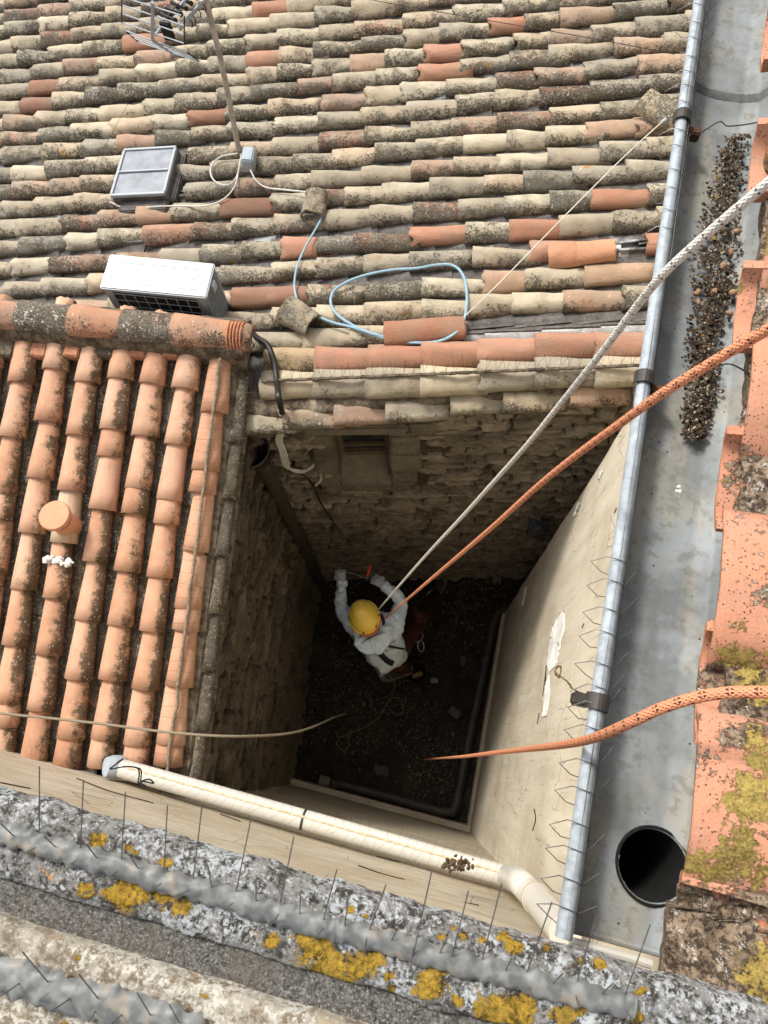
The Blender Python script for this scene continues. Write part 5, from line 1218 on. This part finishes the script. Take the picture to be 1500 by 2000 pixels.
MB_ = MB().lathe([(.004, -.02), (.009, -.015), (.009, .015), (.004, .02)], onroof(1296, 236, .07), V(1, 1.2, 0), 8).build('insulator', M_GREYP, None, smooth=True); tag(MB_, 'small grey insulator at the upper end of the thin white line', 'insulator')
# loose tiles
def loose(px, py, ang, label, c, a, w=.15, L=.2, h=.0, tilt=0, name='roof_tile', seed=0, cat='tile'):
    vv, ff = barrel(L, w, w * .85, .06 * w / .15, seed=300 + seed, irr=.006, seg=10, rings=5)
    T = Matrix.Translation(onroof(px, py, h)) @ MB_R @ Matrix.Rotation(math.radians(ang), 4, 'Z') @ Matrix.Rotation(tilt, 4, 'Y') @ Matrix.Translation((-L / 2, 0, -.04))
    o = MB().add([T @ Vector(p) for p in vv], ff).build(name, M_TILE, None, smooth=True); setc(o, c, a); tag(o, label, cat); o['kind'] = 'thing'
loose(612, 392, 84, 'short lichened grey tile chunk laid across the rows over the cable', lin(150, 134, 112), .8, .15, .17, .05, 0, seed=1)
loose(583, 613, -35, 'lichened grey tile set askew at the start of the blue cable loop', lin(160, 146, 122), .7, .17, .20, .055, .05, seed=2)
loose(828, 640, 2, 'loose red brown tile lying on the row inside the blue loop', lin(160, 104, 80), -.6, .15, .42, .035, .0, seed=3)
loose(1298, 210, -38, 'lichened beige tile lying askew beside the gutter clip', lin(190, 172, 140), .8, .17, .26, .05, .1, seed=4)
loose(1136, 488, 2, 'clean orange tile lying above the verge at the right', lin(200, 140, 108), -.4, .15, .34, .02, .0, seed=5)
loose(1164, 484, 2, 'broken piece of orange tile resting on a clean orange tile', lin(204, 146, 114), -.4, .13, .19, .045, .0, seed=6)
# roof vent on the small roof
vb = LR(*[(-.88), ld_at(1035, -.88)], .0); VB = hit(128, 1022, QL, NL)
r_vt = thing('roof_vent', 'terracotta roof vent with a round cap on the small orange roof', 'vent', VB)
M_VT = simple('vent_clay', lin(204, 150, 118), .8, 0, .08, 20, .0008)
MB().lathe([(.062, -.06), (.062, .05), (.058, .058)], VB, Z3, 24).build('vent_pipe', M_VT, r_vt, smooth=True)
MB().lathe([(.050, .04), (.050, .11)], VB, Z3, 20).build('vent_neck', M_VT, r_vt, smooth=True)
MB().lathe([(.045, .10), (.074, .104), (.080, .112), (.080, .122), (.074, .130), (.0, .134)], VB, Z3, 28, capb=False).build('vent_cap', M_VT, r_vt, smooth=True)
o = MB().box((-.075, -.075, -.01), (.075, .075, .004), Matrix.Translation(VB) @ LMX); 
q_ = hit(117, 1096, QL, NL); b = MB()
sp_ = [(q_.x + ru(-.07, .07), q_.y + ru(-.014, .014), q_.z + ru(-.01, .02)) for _ in range(60)]; pebbles(b, sp_, .006, .014, .6); b.build('lime_patch', M_PLAST, r_vt)

# fine spikes on the verges
r_v1 = thing('bird_spikes', 'fine bird spikes along the mortar line on the verge of the small orange roof', 'bird spikes', QL)
pth = [LR(.018 - .015 * d / 2, d, .013) for d in [.0, .4, .8, 1.2, 1.6, 2.0, 2.36]]
pth = [p + EL * .014 * nz(i * 1.7, 3) for i, p in enumerate(spline(pth, 5))]
hairs(r_v1, pth, NL, (-EL + NL * .25).normalized(), (EL + NL * .1).normalized(), .062, .075, r_=.0006, mortar=simple('verge_glue', lin(138, 124, 106), .95, 0, .35, 60, .003), mr=.0085)
r_v2 = thing('bird_spikes', 'fine bird spikes along the old grey verge tiles overhanging the stone wall', 'bird spikes', LR(.14, 1, -.06))
hairs(r_v2, [LR(.115 - .015 * d / 2, d, -.07) for d in [.1, .8, 1.6, 2.36]], NL, (EL + NL * .25).normalized(), EL, .062, .085, r_=.001, both=False)
for o in r_v2.children: o.data.materials[0] = M_WIRE
r_v3 = thing('bird_spikes', 'fine bird spikes along the mortared cream verge tiles above the far stone wall', 'bird spikes', MR(0, 0))
hairs(r_v3, [MR(s_at(px, 0), -.012, .064) for px in (520, 700, 900, 1100, 1290)], NR, (Vv * .7 + NR * .75).normalized(), (Vv * .5 + NR * .4 + U * .25).normalized(), .052, .075, r_=.0008, mortar=M_MORTB, mr=.009)
# twisted wire hanging from the lower gutter clip, and wires from the upper ones
tw = [(1087, 1315), (1092, 1322), (1096, 1304), (1088, 1303), (1084, 1316), (1096, 1322), (1104, 1328), (1112, 1336), (1118, 1345), (1128, 1350), (1138, 1355), (1150, 1356), (1160, 1352)]
for k in range(2):
    cable('rusty_wire', ['rusty twisted wire reaching from the peeled patch to the lowest gutter clip', 'second strand of the twisted rusty wire at the lowest gutter clip'][k], [P(x + (3 if (i + k) % 2 else -3) * (i > 4), y + (2 if (i + k) % 2 else -2), 1.22 - .002 * i) for i, (x, y) in enumerate(tw)], .0011, simple('rust_wire', lin(110, 84, 56), .8, .2), 'wire', 6, 5)
cable('twisted_wire', 'dark twisted wire tied from the upper gutter clip to the right edge', [V(GX + .045, YC1, GZ - .03)] + [P(x, y, 1.19) for x, y in [(1405, 238), (1420, 246), (1450, 244), (1480, 239), (1520, 232)]], .0014, M_WIRED, 'wire', 6, 5)
cable('black_wire', 'short black wire from the near tile into the gutter by the orange rope', [P(x, y, h) for x, y, h in [(1405, 713, 1.2), (1425, 711, 1.1), (1445, 719, .98), (1462, 730, .90)]], .0014, M_BCAB, 'wire', 6, 5)

# ================================================================== PERSON
def skin(nodes, edges, sub=2, rootn=0):
    bm = bmesh.new(); lay = bm.verts.layers.skin.verify(); vs_ = []
    for p, r_ in nodes:
        v = bm.verts.new(p); v[lay].radius = (r_, r_) if not hasattr(r_, '__len__') else r_; vs_.append(v)
    for a, b in edges: bm.edges.new((vs_[a], vs_[b]))
    bm.verts.ensure_lookup_table(); vs_[rootn][lay].use_root = True
    me = bpy.data.meshes.new('tmp'); bm.to_mesh(me); bm.free()
    o = bpy.data.objects.new('tmp', me); COL.objects.link(o)
    m1 = o.modifiers.new('s', 'SKIN'); m1.use_smooth_shade = True; m2 = o.modifiers.new('u', 'SUBSURF'); m2.levels = sub; m2.render_levels = sub
    dg = bpy.context.evaluated_depsgraph_get(); out = bpy.data.meshes.new_from_object(o.evaluated_get(dg))
    bpy.data.objects.remove(o); return out
def cloth(name, c, sc=60, wr=.01):
    t = NT(name); n = t.noise(sc, 4, .6); n2 = t.noise(9, 4, .55, dist=1.2); n3 = t.noise(500, 2, .5)
    col = t.mix(t.step(n, .35, .7), c, tuple(x * .88 for x in c[:3]) + (1,)); col = t.mix(t.ma('MULTIPLY', t.step(n3, .5, .7), .12), col, tuple(x * .7 for x in c[:3]) + (1,))
    return t.fin(col, .95, t.ma('ADD', t.ma('MULTIPLY', n2, 3.0), t.ma('MULTIPLY', n, .25)), wr, bs=.9, spec=.1)
M_HOOD = cloth('grey_marl_fleece', lin(214, 228, 240), 40, .02)
M_PANT = cloth('rust_work_trousers', lin(78, 50, 40), 40, .02)
M_SKIN = simple('skin', lin(190, 140, 114), .55, 0, .08, 30)
M_GLOVE = simple('grey_work_glove', lin(176, 180, 188), .75, 0, .12, 90, .001)
M_HELM = simple('yellow_helmet_shell', lin(246, 208, 86), .32, 0, .04, 8, .0002, .5)
M_HELO = simple('orange_helmet_rim', lin(206, 104, 44), .4, 0, .08, 8, .0002, .5)
N = {}
def nd(k, px, py, h, r_): N[k] = (P(px, py, h), r_)
nd('pelvis', 759, 1285, 6.02, .140); nd('waist', 754, 1274, 5.88, .155); nd('belly', 748, 1260, 5.74, .155); nd('chest', 737, 1240, 5.54, .155); nd('upper', 728, 1224, 5.42, .12)
nd('neck', 719, 1213, 5.30, .062); nd('head', 713, 1205, 5.20, .088); nd('crown', 711, 1202, 5.13, .075)
nd('sholL', 692, 1224, 5.44, .082); nd('elbL', 666, 1188, 5.46, .056); nd('forL', 666, 1163, 5.38, .051); nd('wrL', 668, 1141, 5.31, .036)
nd('sholR', 772, 1216, 5.46, .085); nd('elbR', 785, 1176, 5.48, .058); nd('forR', 770, 1158, 5.40, .051); nd('wrR', 753, 1146, 5.33, .036)
nd('flankL', 712, 1270, 5.76, .105); nd('flankR', 782, 1258, 5.78, .108)
nd('hipL', 748, 1290, 6.10, .105); nd('kneL', 782, 1298, 6.50, .075); nd('ankL', 797, 1308, 6.98, .052)
nd('hipR', 776, 1272, 6.10, .105); nd('kneR', 824, 1206, 6.38, .078); nd('shR', 838, 1178, 6.68, .062); nd('ankR', 851, 1158, 6.98, .052)
ks = list(N); E_ = [('pelvis', 'waist'), ('waist', 'belly'), ('belly', 'chest'), ('chest', 'upper'), ('upper', 'neck'), ('neck', 'head'), ('head', 'crown'), ('upper', 'sholL'), ('sholL', 'elbL'), ('elbL', 'forL'), ('forL', 'wrL'),
    ('upper', 'sholR'), ('sholR', 'elbR'), ('elbR', 'forR'), ('forR', 'wrR'), ('belly', 'flankL'), ('belly', 'flankR'), ('pelvis', 'hipL'), ('hipL', 'kneL'), ('kneL', 'ankL'), ('pelvis', 'hipR'), ('hipR', 'kneR'), ('kneR', 'shR'), ('shR', 'ankR')]
body = skin([N[k] for k in ks], [(ks.index(a), ks.index(b)) for a, b in E_], 3)
legs = {'hipL', 'kneL', 'ankL', 'hipR', 'kneR', 'shR', 'ankR'}; hd = {'head', 'crown', 'neck'}
body.materials.clear()
for m_ in (M_HOOD, M_PANT, M_SKIN): body.materials.append(m_)
def segd(p, a, b): ab = b - a; t_ = max(0, min(1, (p - a).dot(ab) / ab.length_squared)); return (p - a - ab * t_).length
segs = [(N[a][0], N[b][0], 1 if b in legs else (2 if b in ('head', 'crown') else 0)) for a, b in E_]
for f in body.polygons: f.material_index = min(segs, key=lambda s_: segd(f.center, s_[0], s_[1]) / (1.2 if s_[2] == 0 else 1))[2]; f.use_smooth = True
for v in body.vertices:
    p = v.co; k = .009 * nz(p.x * 14, p.y * 14, p.z * 9) + .009 * mn.noise(Vector((p.x * 34, p.y * 34, p.z * 18)))
    v.co = p + v.normal * k
pr = thing('person', 'person in a light grey hoodie and yellow helmet working at the bottom of the shaft', 'person', P(770, 1260, 7.15))
bo_ = link('body', body, pr)
from mathutils.bvhtree import BVHTree
bv = BVHTree.FromPolygons([v.co.copy() for v in body.vertices], [tuple(p.vertices) for p in body.polygons])
# hood lying behind the neck
hc = P(722, 1228, 5.33); vv = []; ff = []; na, nb = 28, 14
fw = (P(700, 1180, 5.3) - P(722, 1228, 5.3)); fw.z = 0; fw.normalize(); rt = V(fw.y, -fw.x, 0)
for j in range(nb + 1):
    for i in range(na):
        th = math.tau * i / na; ph = math.tau * j / nb; Rr = .108 + .010 * nz(math.cos(th) * 2, math.sin(th) * 2, 3); r2 = .050 * (1.15 if math.sin(th) < 0 else .55) * (1 + .2 * nz(th * 1.3, ph))
        d = rt * math.cos(th) + fw * math.sin(th) * 1.0
        vv.append(hc + d * (Rr + r2 * math.cos(ph)) - fw * .02 + Z3 * (r2 * .8 * math.sin(ph) - .01 + .03 * math.sin(th)))
for j in range(nb):
    for i in range(na): a = j * na + i; b = j * na + (i + 1) % na; ff.append((a, b, b + na, a + na))
MB().add(vv, ff).build('hood', M_HOOD, pr, smooth=True)
bag = [hc - fw * .15 + Z3 * -.03, hc - fw * .20 + Z3 * -.07]
vv = []; ff = []
for j in range(9):
    for i in range(15):
        a = -1 + 2 * i / 14; b = j / 8; q = hc - fw * (.07 + .125 * b - .05 * b * a * a) + rt * a * (.125 * (1 - .55 * b * b)); q.z = hc.z + .035 - .075 * b - .035 * a * a + .008 * nz(a * 3, b * 4, 2); vv.append(q)
for j in range(8):
    for i in range(14): a = j * 15 + i; ff.append((a, a + 1, a + 16, a + 15))
o = MB().add(vv, ff).build('hood_fold', M_HOOD, pr, smooth=True); mo = o.modifiers.new('t', 'SOLIDIFY'); mo.thickness = .012
# helmet
hu = (Z3 * .86 + fw * .30 - rt * .10).normalized(); hf = (fw - hu * fw.dot(hu)).normalized(); hr = hf.cross(hu)
HCc = P(711, 1205, 5.19)
def hp(a, b, c): return HCc + hr * a + hf * b + hu * c
vv = []; ff = []; na, nb = 40, 14
def dome(r_, lo, tilt=0):
    vv = []; ff = []
    for j in range(nb + 1):
        ph = lo + (math.pi / 2 - lo) * j / nb
        for i in range(na):
            th = math.tau * i / na; x, y, z = math.cos(ph) * math.cos(th) * .108, math.cos(ph) * math.sin(th) * .134, math.sin(ph) * .115
            if y > .02 and z > .02: z -= .0
            k = 1 + .02 * (abs(math.cos(th)) < .35) * (z > .03)
            vv.append(hp(x * r_ * k, y * r_ * k, z * r_))
    for j in range(nb):
        for i in range(na): a = j * na + i; b = j * na + (i + 1) % na; ff.append((a, b, b + na, a + na))
    return vv, ff
MB().add(*dome(1.0, .02)).build('helmet_shell', M_HELM, pr, smooth=True)
hel = [o for o in pr.children if o.name.startswith('helmet_shell')][0]
# raised front panel, brim, orange rear band, vents
vv = []; ff = []
for j in range(9):
    for i in range(13):
        a = -1 + 2 * i / 12; b = -1 + 2 * j / 8; x = a * .060 * (1 - .18 * max(0, b)); y = .028 + b * .082; rr_ = 1.0
        z = .115 * math.sqrt(max(0, 1 - (x / .108) ** 2 - (y / .134) ** 2)) + .012 - .012 * max(abs(a), abs(b)) ** 6; vv.append(hp(x, y, z))
for j in range(8):
    for i in range(12): a = j * 13 + i; ff.append((a, a + 1, a + 14, a + 13))
MB().add(vv, ff).build('raised_panel', M_HELM, hel, smooth=True)
MB().tube([hp(math.cos(th) * .113, math.sin(th) * .140, .002) for th in [math.tau * i / 40 for i in range(41)]], .0055, 8, cap=False).build('brim', M_HELM, hel, smooth=True)
vv = []; ff = []
for i in range(31):
    th = math.radians(-160 + 190 * i / 30 - 0)
    for k, (m_, z) in enumerate([(1.05, .0), (1.07, -.02), (1.05, -.045), (1.0, -.06)]): vv.append(hp(math.cos(th) * .108 * m_, math.sin(th) * .134 * m_, z))
for i in range(30):
    for k in range(3): a = i * 4 + k; ff.append((a, a + 1, a + 5, a + 4))
o = MB().add(vv, ff).build('rear_band', M_HELO, hel, smooth=True)
for th in (-60, -115, 55, 100, 160, -20):
    t_ = math.radians(th); c = hp(math.cos(t_) * .113, math.sin(t_) * .139, .008); tg = (hr * -math.sin(t_) + hf * math.cos(t_)).normalized()
    MB().tube([c - tg * .010, c + tg * .010], .0042, 6).build('vent', M_BLACK, hel)
# face under the helmet
def ell(c, rx, ry, rz, n=10):
    v = []; f = []
    for j in range(n + 1):
        for i in range(n * 2): th, ph = math.pi * j / n, math.pi * i / n; v.append(c + hr * (rx * math.sin(th) * math.cos(ph)) + hf * (ry * math.sin(th) * math.sin(ph)) + hu * (rz * math.cos(th)))
    for j in range(n):
        for i in range(n * 2): a = j * n * 2; f.append((a + i, a + (i + 1) % (2 * n), a + 2 * n + (i + 1) % (2 * n), a + 2 * n + i))
    return v, f
mb = MB(); mb.add(*ell(hp(0, .012, -.05), .078, .095, .10, 12)); mb.build('face', M_SKIN, pr, smooth=True)
MB().add(*ell(hp(0, .108, -.07), .013, .018, .022, 6)).build('nose', M_SKIN, pr, smooth=True)
for sx in (-1, 1):
    MB().add(*ell(hp(sx * .080, .0, -.06), .010, .020, .030, 6)).build('ear', M_SKIN, pr, smooth=True)
    MB().add(*ell(hp(sx * .030, .098, -.045), .011, .008, .007, 6)).build('eye', M_BLACK, pr, smooth=True)
MB().add(*ell(hp(0, .098, -.105), .022, .008, .006, 6)).build('mouth', simple('lips', lin(150, 84, 74), .6), pr, smooth=True)
# gloves: palm and five bent fingers each
def glove(wr, kn, side, curl, label=None):
    d = (kn - wr).normalized(); s_ = d.cross(Z3).normalized() * side; dwn = -s_.cross(d).normalized() * (1 if side > 0 else -1)
    dwn = -Z3 if dwn.z > 0 and False else V(0, 0, -1) - d * V(0, 0, -1).dot(d); dwn.normalize()
    mb = MB()
    pal = skin([(wr - d * .03, (.030, .024)), (wr + d * .02, (.034, .024)), (wr + d * .065, (.042, .019)), (wr + d * .088, (.038, .016))], [(0, 1), (1, 2), (2, 3)], 2)
    mb.add([v.co.copy() for v in pal.vertices], [tuple(p.vertices) for p in pal.polygons])
    for k, (o_, L_) in enumerate([(-.033, .062), (-.011, .072), (.011, .068), (.031, .054)]):
        b0 = wr + d * .075 + s_ * o_; b1 = b0 + d * L_ * .38 + dwn * L_ * .12; b2 = b1 + (d * math.cos(curl) + dwn * math.sin(curl)) * L_ * .38; b3 = b2 + (d * math.cos(curl * 2) + dwn * math.sin(curl * 2)) * L_ * .34
        fg = skin([(b0, .0115), (b1, .0108), (b2, .0098), (b3, .008)], [(0, 1), (1, 2), (2, 3)], 2); mb.add([v.co.copy() for v in fg.vertices], [tuple(p.vertices) for p in fg.polygons])
    t0 = wr + d * .028 - s_ * .026; t1 = t0 - s_ * .022 + d * .024 + dwn * .012; t2 = t1 + d * .030 + dwn * .016 + s_ * .006
    fg = skin([(t0, .014), (t1, .0125), (t2, .0095)], [(0, 1), (1, 2)], 2); mb.add([v.co.copy() for v in fg.vertices], [tuple(p.vertices) for p in fg.polygons])
    return mb.build('glove', M_GLOVE, pr, smooth=True)
glove(P(668, 1139, 5.31), P(664, 1110, 5.31), 1, 1.1)
glove(P(752, 1145, 5.33), P(727, 1128, 5.33), -1, .75)
for a, b in (((668, 1145, 5.315), (668, 1135, 5.31)), ((757, 1149, 5.335), (749, 1143, 5.33))):
    MB().tube([P(*a), P(*b)], .043, 16).build('cuff', M_HOOD, pr, smooth=True)
# pliers in the right hand
pl = thing('pliers', 'pliers with red handles held up in the gloved right hand', 'pliers', P(724, 1128, 5.32))
MB().tube(spline([P(717, 1126, 5.30), P(719, 1118, 5.27), P(724, 1104, 5.23)], 4), .010, 8).build('handle', simple('red_grip', lin(186, 66, 44), .5), pl, smooth=True)
MB().tube([P(715, 1133, 5.32), P(719, 1124, 5.30)], .011, 8).build('jaw', M_DARKM, pl, smooth=True)
# boots
def boot(ank, toe, name='boot'):
    d = toe - ank; d.z = 0; L_ = d.length; d.normalize(); s_ = V(-d.y, d.x, 0); z0 = .03
    b0 = V(ank.x, ank.y, z0); c = [(-.06, .075, .034), (.0, .085, .040), (.08, .055, .045), (.16, .040, .046), (.22, .030, .036)]
    bt = skin([(b0 + d * x + Z3 * z, r_) for x, z, r_ in c] + [(b0 + Z3 * .17, .052)], [(0, 1), (1, 2), (2, 3), (3, 4), (1, 5)], 2)
    o = MB().add([v.co.copy() for v in bt.vertices], [tuple(p.vertices) for p in bt.polygons]).build(name, simple('boot_leather', lin(74, 72, 66), .6, 0, .2), pr, smooth=True)
    pts = [(-.095, 0), (-.085, .030), (-.03, .042), (.08, .048), (.18, .052), (.25, .034), (.268, 0), (.25, -.034), (.18, -.05), (.08, -.042), (-.03, -.038), (-.085, -.03)]
    n = len(pts); vv = [b0 + d * x + s_ * y + Z3 * z for z in (-.02, .012) for x, y in pts]
    MB().add(vv, [tuple(range(n - 1, -1, -1)), tuple(range(n, 2 * n))] + [(k, (k + 1) % n, n + (k + 1) % n, n + k) for k in range(n)]).build('sole', simple('grey_sole', lin(128, 128, 122), .7), o)
    MB().lathe([(.057, 0), (.060, .012), (.057, .024)], b0 + Z3 * .15, n=16).build('boot_collar', simple('pale_collar', lin(176, 170, 158), .8), o, smooth=True)
boot(P(845, 1165, 7.05), P(868, 1130, 7.15)); boot(P(794, 1308, 7.05), P(774, 1316, 7.15))
av = [v.co.copy() for v in body.vertices]; af = [tuple(p.vertices) for p in body.polygons]
for o in pr.children:
    if o.name.startswith('hood'): n_ = len(av); b_ = root_loc(pr); av += [v.co + b_ for v in o.data.vertices]; af += [tuple(i + n_ for i in p.vertices) for p in o.data.polygons]
bv = BVHTree.FromPolygons(av, af)
# harness: straps laid over the hoodie by casting down onto the body
def drape(pts, w, name, mat, lift=.012):
    c = spline([P(x, y, 5.3) for x, y in pts], 8); L_ = []; eye = V(0, 0, CAMZ)
    for i, q in enumerate(c):
        t_ = (c[min(i + 1, len(c) - 1)] - c[max(i - 1, 0)]).normalized(); s_ = V(-t_.y, t_.x, 0).normalized()
        for k in (-1, 0, 1):
            d = (q + s_ * w * k - eye).normalized(); h_ = bv.ray_cast(eye, d)
            L_.append((h_[0] - d * lift) if h_[0] else None)
    last = None
    for i in range(len(L_)):
        if L_[i] is None: L_[i] = L_[i - 3] if i >= 3 and L_[i - 3] else None
    L_ = [x for x in L_ if x is not None]; n = len(L_) // 3; vv = L_[:n * 3]
    ff = [(i * 3 + k, i * 3 + k + 1, i * 3 + k + 4, i * 3 + k + 3) for i in range(n - 1) for k in (0, 1)]
    o = MB().add(vv, ff).build(name, mat, pr, smooth=True); mo = o.modifiers.new('t', 'SOLIDIFY'); mo.thickness = .004
drape([(744, 1200), (749, 1215), (748, 1232), (741, 1248), (728, 1260)], .010, 'harness_strap', M_BLACK)
drape([(722, 1262), (732, 1268), (742, 1276), (756, 1290), (768, 1296)], .020, 'harness_strap', M_BLACK)
drape([(716, 1266), (724, 1264), (734, 1258), (742, 1252)], .022, 'harness_plate', M_BLACK, .010)
drape([(722, 1268), (712, 1280), (704, 1290)], .010, 'harness_strap', M_BLACK)
drape([(744, 1256), (760, 1262), (790, 1268)], .007, 'harness_strap', M_BLACK)
drape([(690, 1240), (700, 1256), (716, 1268)], .008, 'harness_strap', M_BLACK)
# printed words on the back
def words(txt, x0, y0, x1, y1, size):
    cu = bpy.data.curves.new('t', 'FONT'); cu.body = txt; cu.size = size; cu.resolution_u = 2; ob = bpy.data.objects.new('t', cu); COL.objects.link(ob)
    me = bpy.data.meshes.new_from_object(ob.evaluated_get(bpy.context.evaluated_depsgraph_get())); bpy.data.objects.remove(ob)
    w = max(v.co.x for v in me.vertices); eye = V(0, 0, CAMZ); ang = math.atan2(y1 - y0, x1 - x0); k = math.hypot(x1 - x0, y1 - y0) / w; vv = []
    for v in me.vertices:
        px = x0 + (math.cos(ang) * v.co.x + math.sin(ang) * v.co.y) * k; py = y0 + (math.sin(ang) * v.co.x - math.cos(ang) * v.co.y) * k
        d = Vector(ray(px, py)).normalized(); h_ = bv.ray_cast(eye, d); vv.append((h_[0] - d * .004) if h_[0] else None)
    ff = [tuple(p.vertices) for p in me.polygons if all(vv[i] is not None for i in p.vertices)]
    vv = [x if x is not None else V(0, 0, 0) for x in vv]
    MB().add(vv, ff).build('printed_word', simple('print_ink', lin(96, 84, 80), .9), pr)
words('Servicios', 742, 1266, 774, 1253, .1); words('ta promocio', 742, 1277, 770, 1268, .1)
# gear: carabiner bunch at the hip, tool bag under the worker
bg_ = thing('tool_bag', 'open dark round tool bag on the floor below the worker, right of the boot', 'bag', P(812, 1316, 7.18))
bc = P(812, 1316, 7.16)
MB().lathe([(.085, .0), (.095, .01), (.105, .16), (.110, .165), (.102, .16), (.09, .02)], bc, n=24, capb=False).build('bag_wall', simple('dark_canvas', lin(58, 52, 46), .9, 0, .3), bg_, smooth=True)
MB().lathe([(.0, .03), (.085, .035)], bc, n=20, capa=False, capb=False).build('bag_content', M_SOIL, bg_)
MB().box((-.05, -.02, .04), (.05, .02, .13), Matrix.Translation(bc + V(.02, -.02, 0)) @ Matrix.Rotation(.6, 4, 'Z')).build('wooden_block', simple('pale_wood', lin(132, 108, 78), .8), bg_, bevel=.004)
for k, (px, py, a) in enumerate([(812, 1222, .3), (818, 1245, 1.0), (822, 1262, 1.9)]):
    c = P(px, py, 6.3 + k * .15); o = MB().tube([c + V(math.cos(a) * x - math.sin(a) * y, math.sin(a) * x + math.cos(a) * y, .01 * math.sin(x * 60)) for x, y in [(.05 * math.cos(q) , .028 * math.sin(q)) for q in [math.tau * i / 14 for i in range(15)]]], .005, 6).build('carabiner', M_ALU, pr, smooth=True)
sl_ = P(817, 1205, 6.0); MB().box((-.03, -.05, -.05), (.03, .05, .05), Matrix.Translation(sl_) @ Matrix.Rotation(.5, 4, 'Z')).build('hip_pouch', M_PANT, pr, bevel=.012, smooth=True)

# loose rubble on the floor
for (px, py, sz, lab, c) in [(888, 1392, .05, 'pale broken stone on the shaft floor near the right drain pipe', lin(96, 90, 80)), (660, 1195, .05, 'grey stone on the shaft floor left of the worker', lin(60, 56, 50)), (905, 1290, .035, 'small stone on the floor right of the worker', lin(90, 84, 74)), (745, 1505, .06, 'flat stone near the bottom edge of the shaft floor', lin(84, 78, 68)), (640, 1400, .045, 'dark stone by the foot of the left stone wall', lin(66, 60, 52)), (848, 1330, .03, 'small pale chip on the floor right of the tool bag', lin(150, 144, 130))]:
    v, f = stone(sz * 2.4, sz * 1.5, sz * .6, int(px)); T = Matrix.Translation(P(px, py, 7.18)) @ Matrix.Rotation(px * .7, 4, 'Z') @ Matrix.Rotation(math.pi / 2, 4, 'X')
    o = MB().add([T @ Vector(p) for p in v], f).build('loose_stone', simple('loose_stone', c, .9, 0, .3, 60, .003), None, smooth=True); tag(o, lab, 'stone'); o['kind'] = 'thing'
# bird lime splash in the gutter
c = P(1328, 953, 1.238)
for k in range(7):
    q = V(c.x + ru(-.006, .006), c.y + ru(-.006, .006), GZ - .0915); n = 9; r0 = ru(.001, .0045)
    MB().add([q + V(math.cos(math.tau * i / n), math.sin(math.tau * i / n), 0) * r0 * ru(.6, 1.3) for i in range(n)] + [q + Z3 * .0008], [(i, (i + 1) % n, n) for i in range(n)]).build('lime_splash', M_PLAST, r_gut)
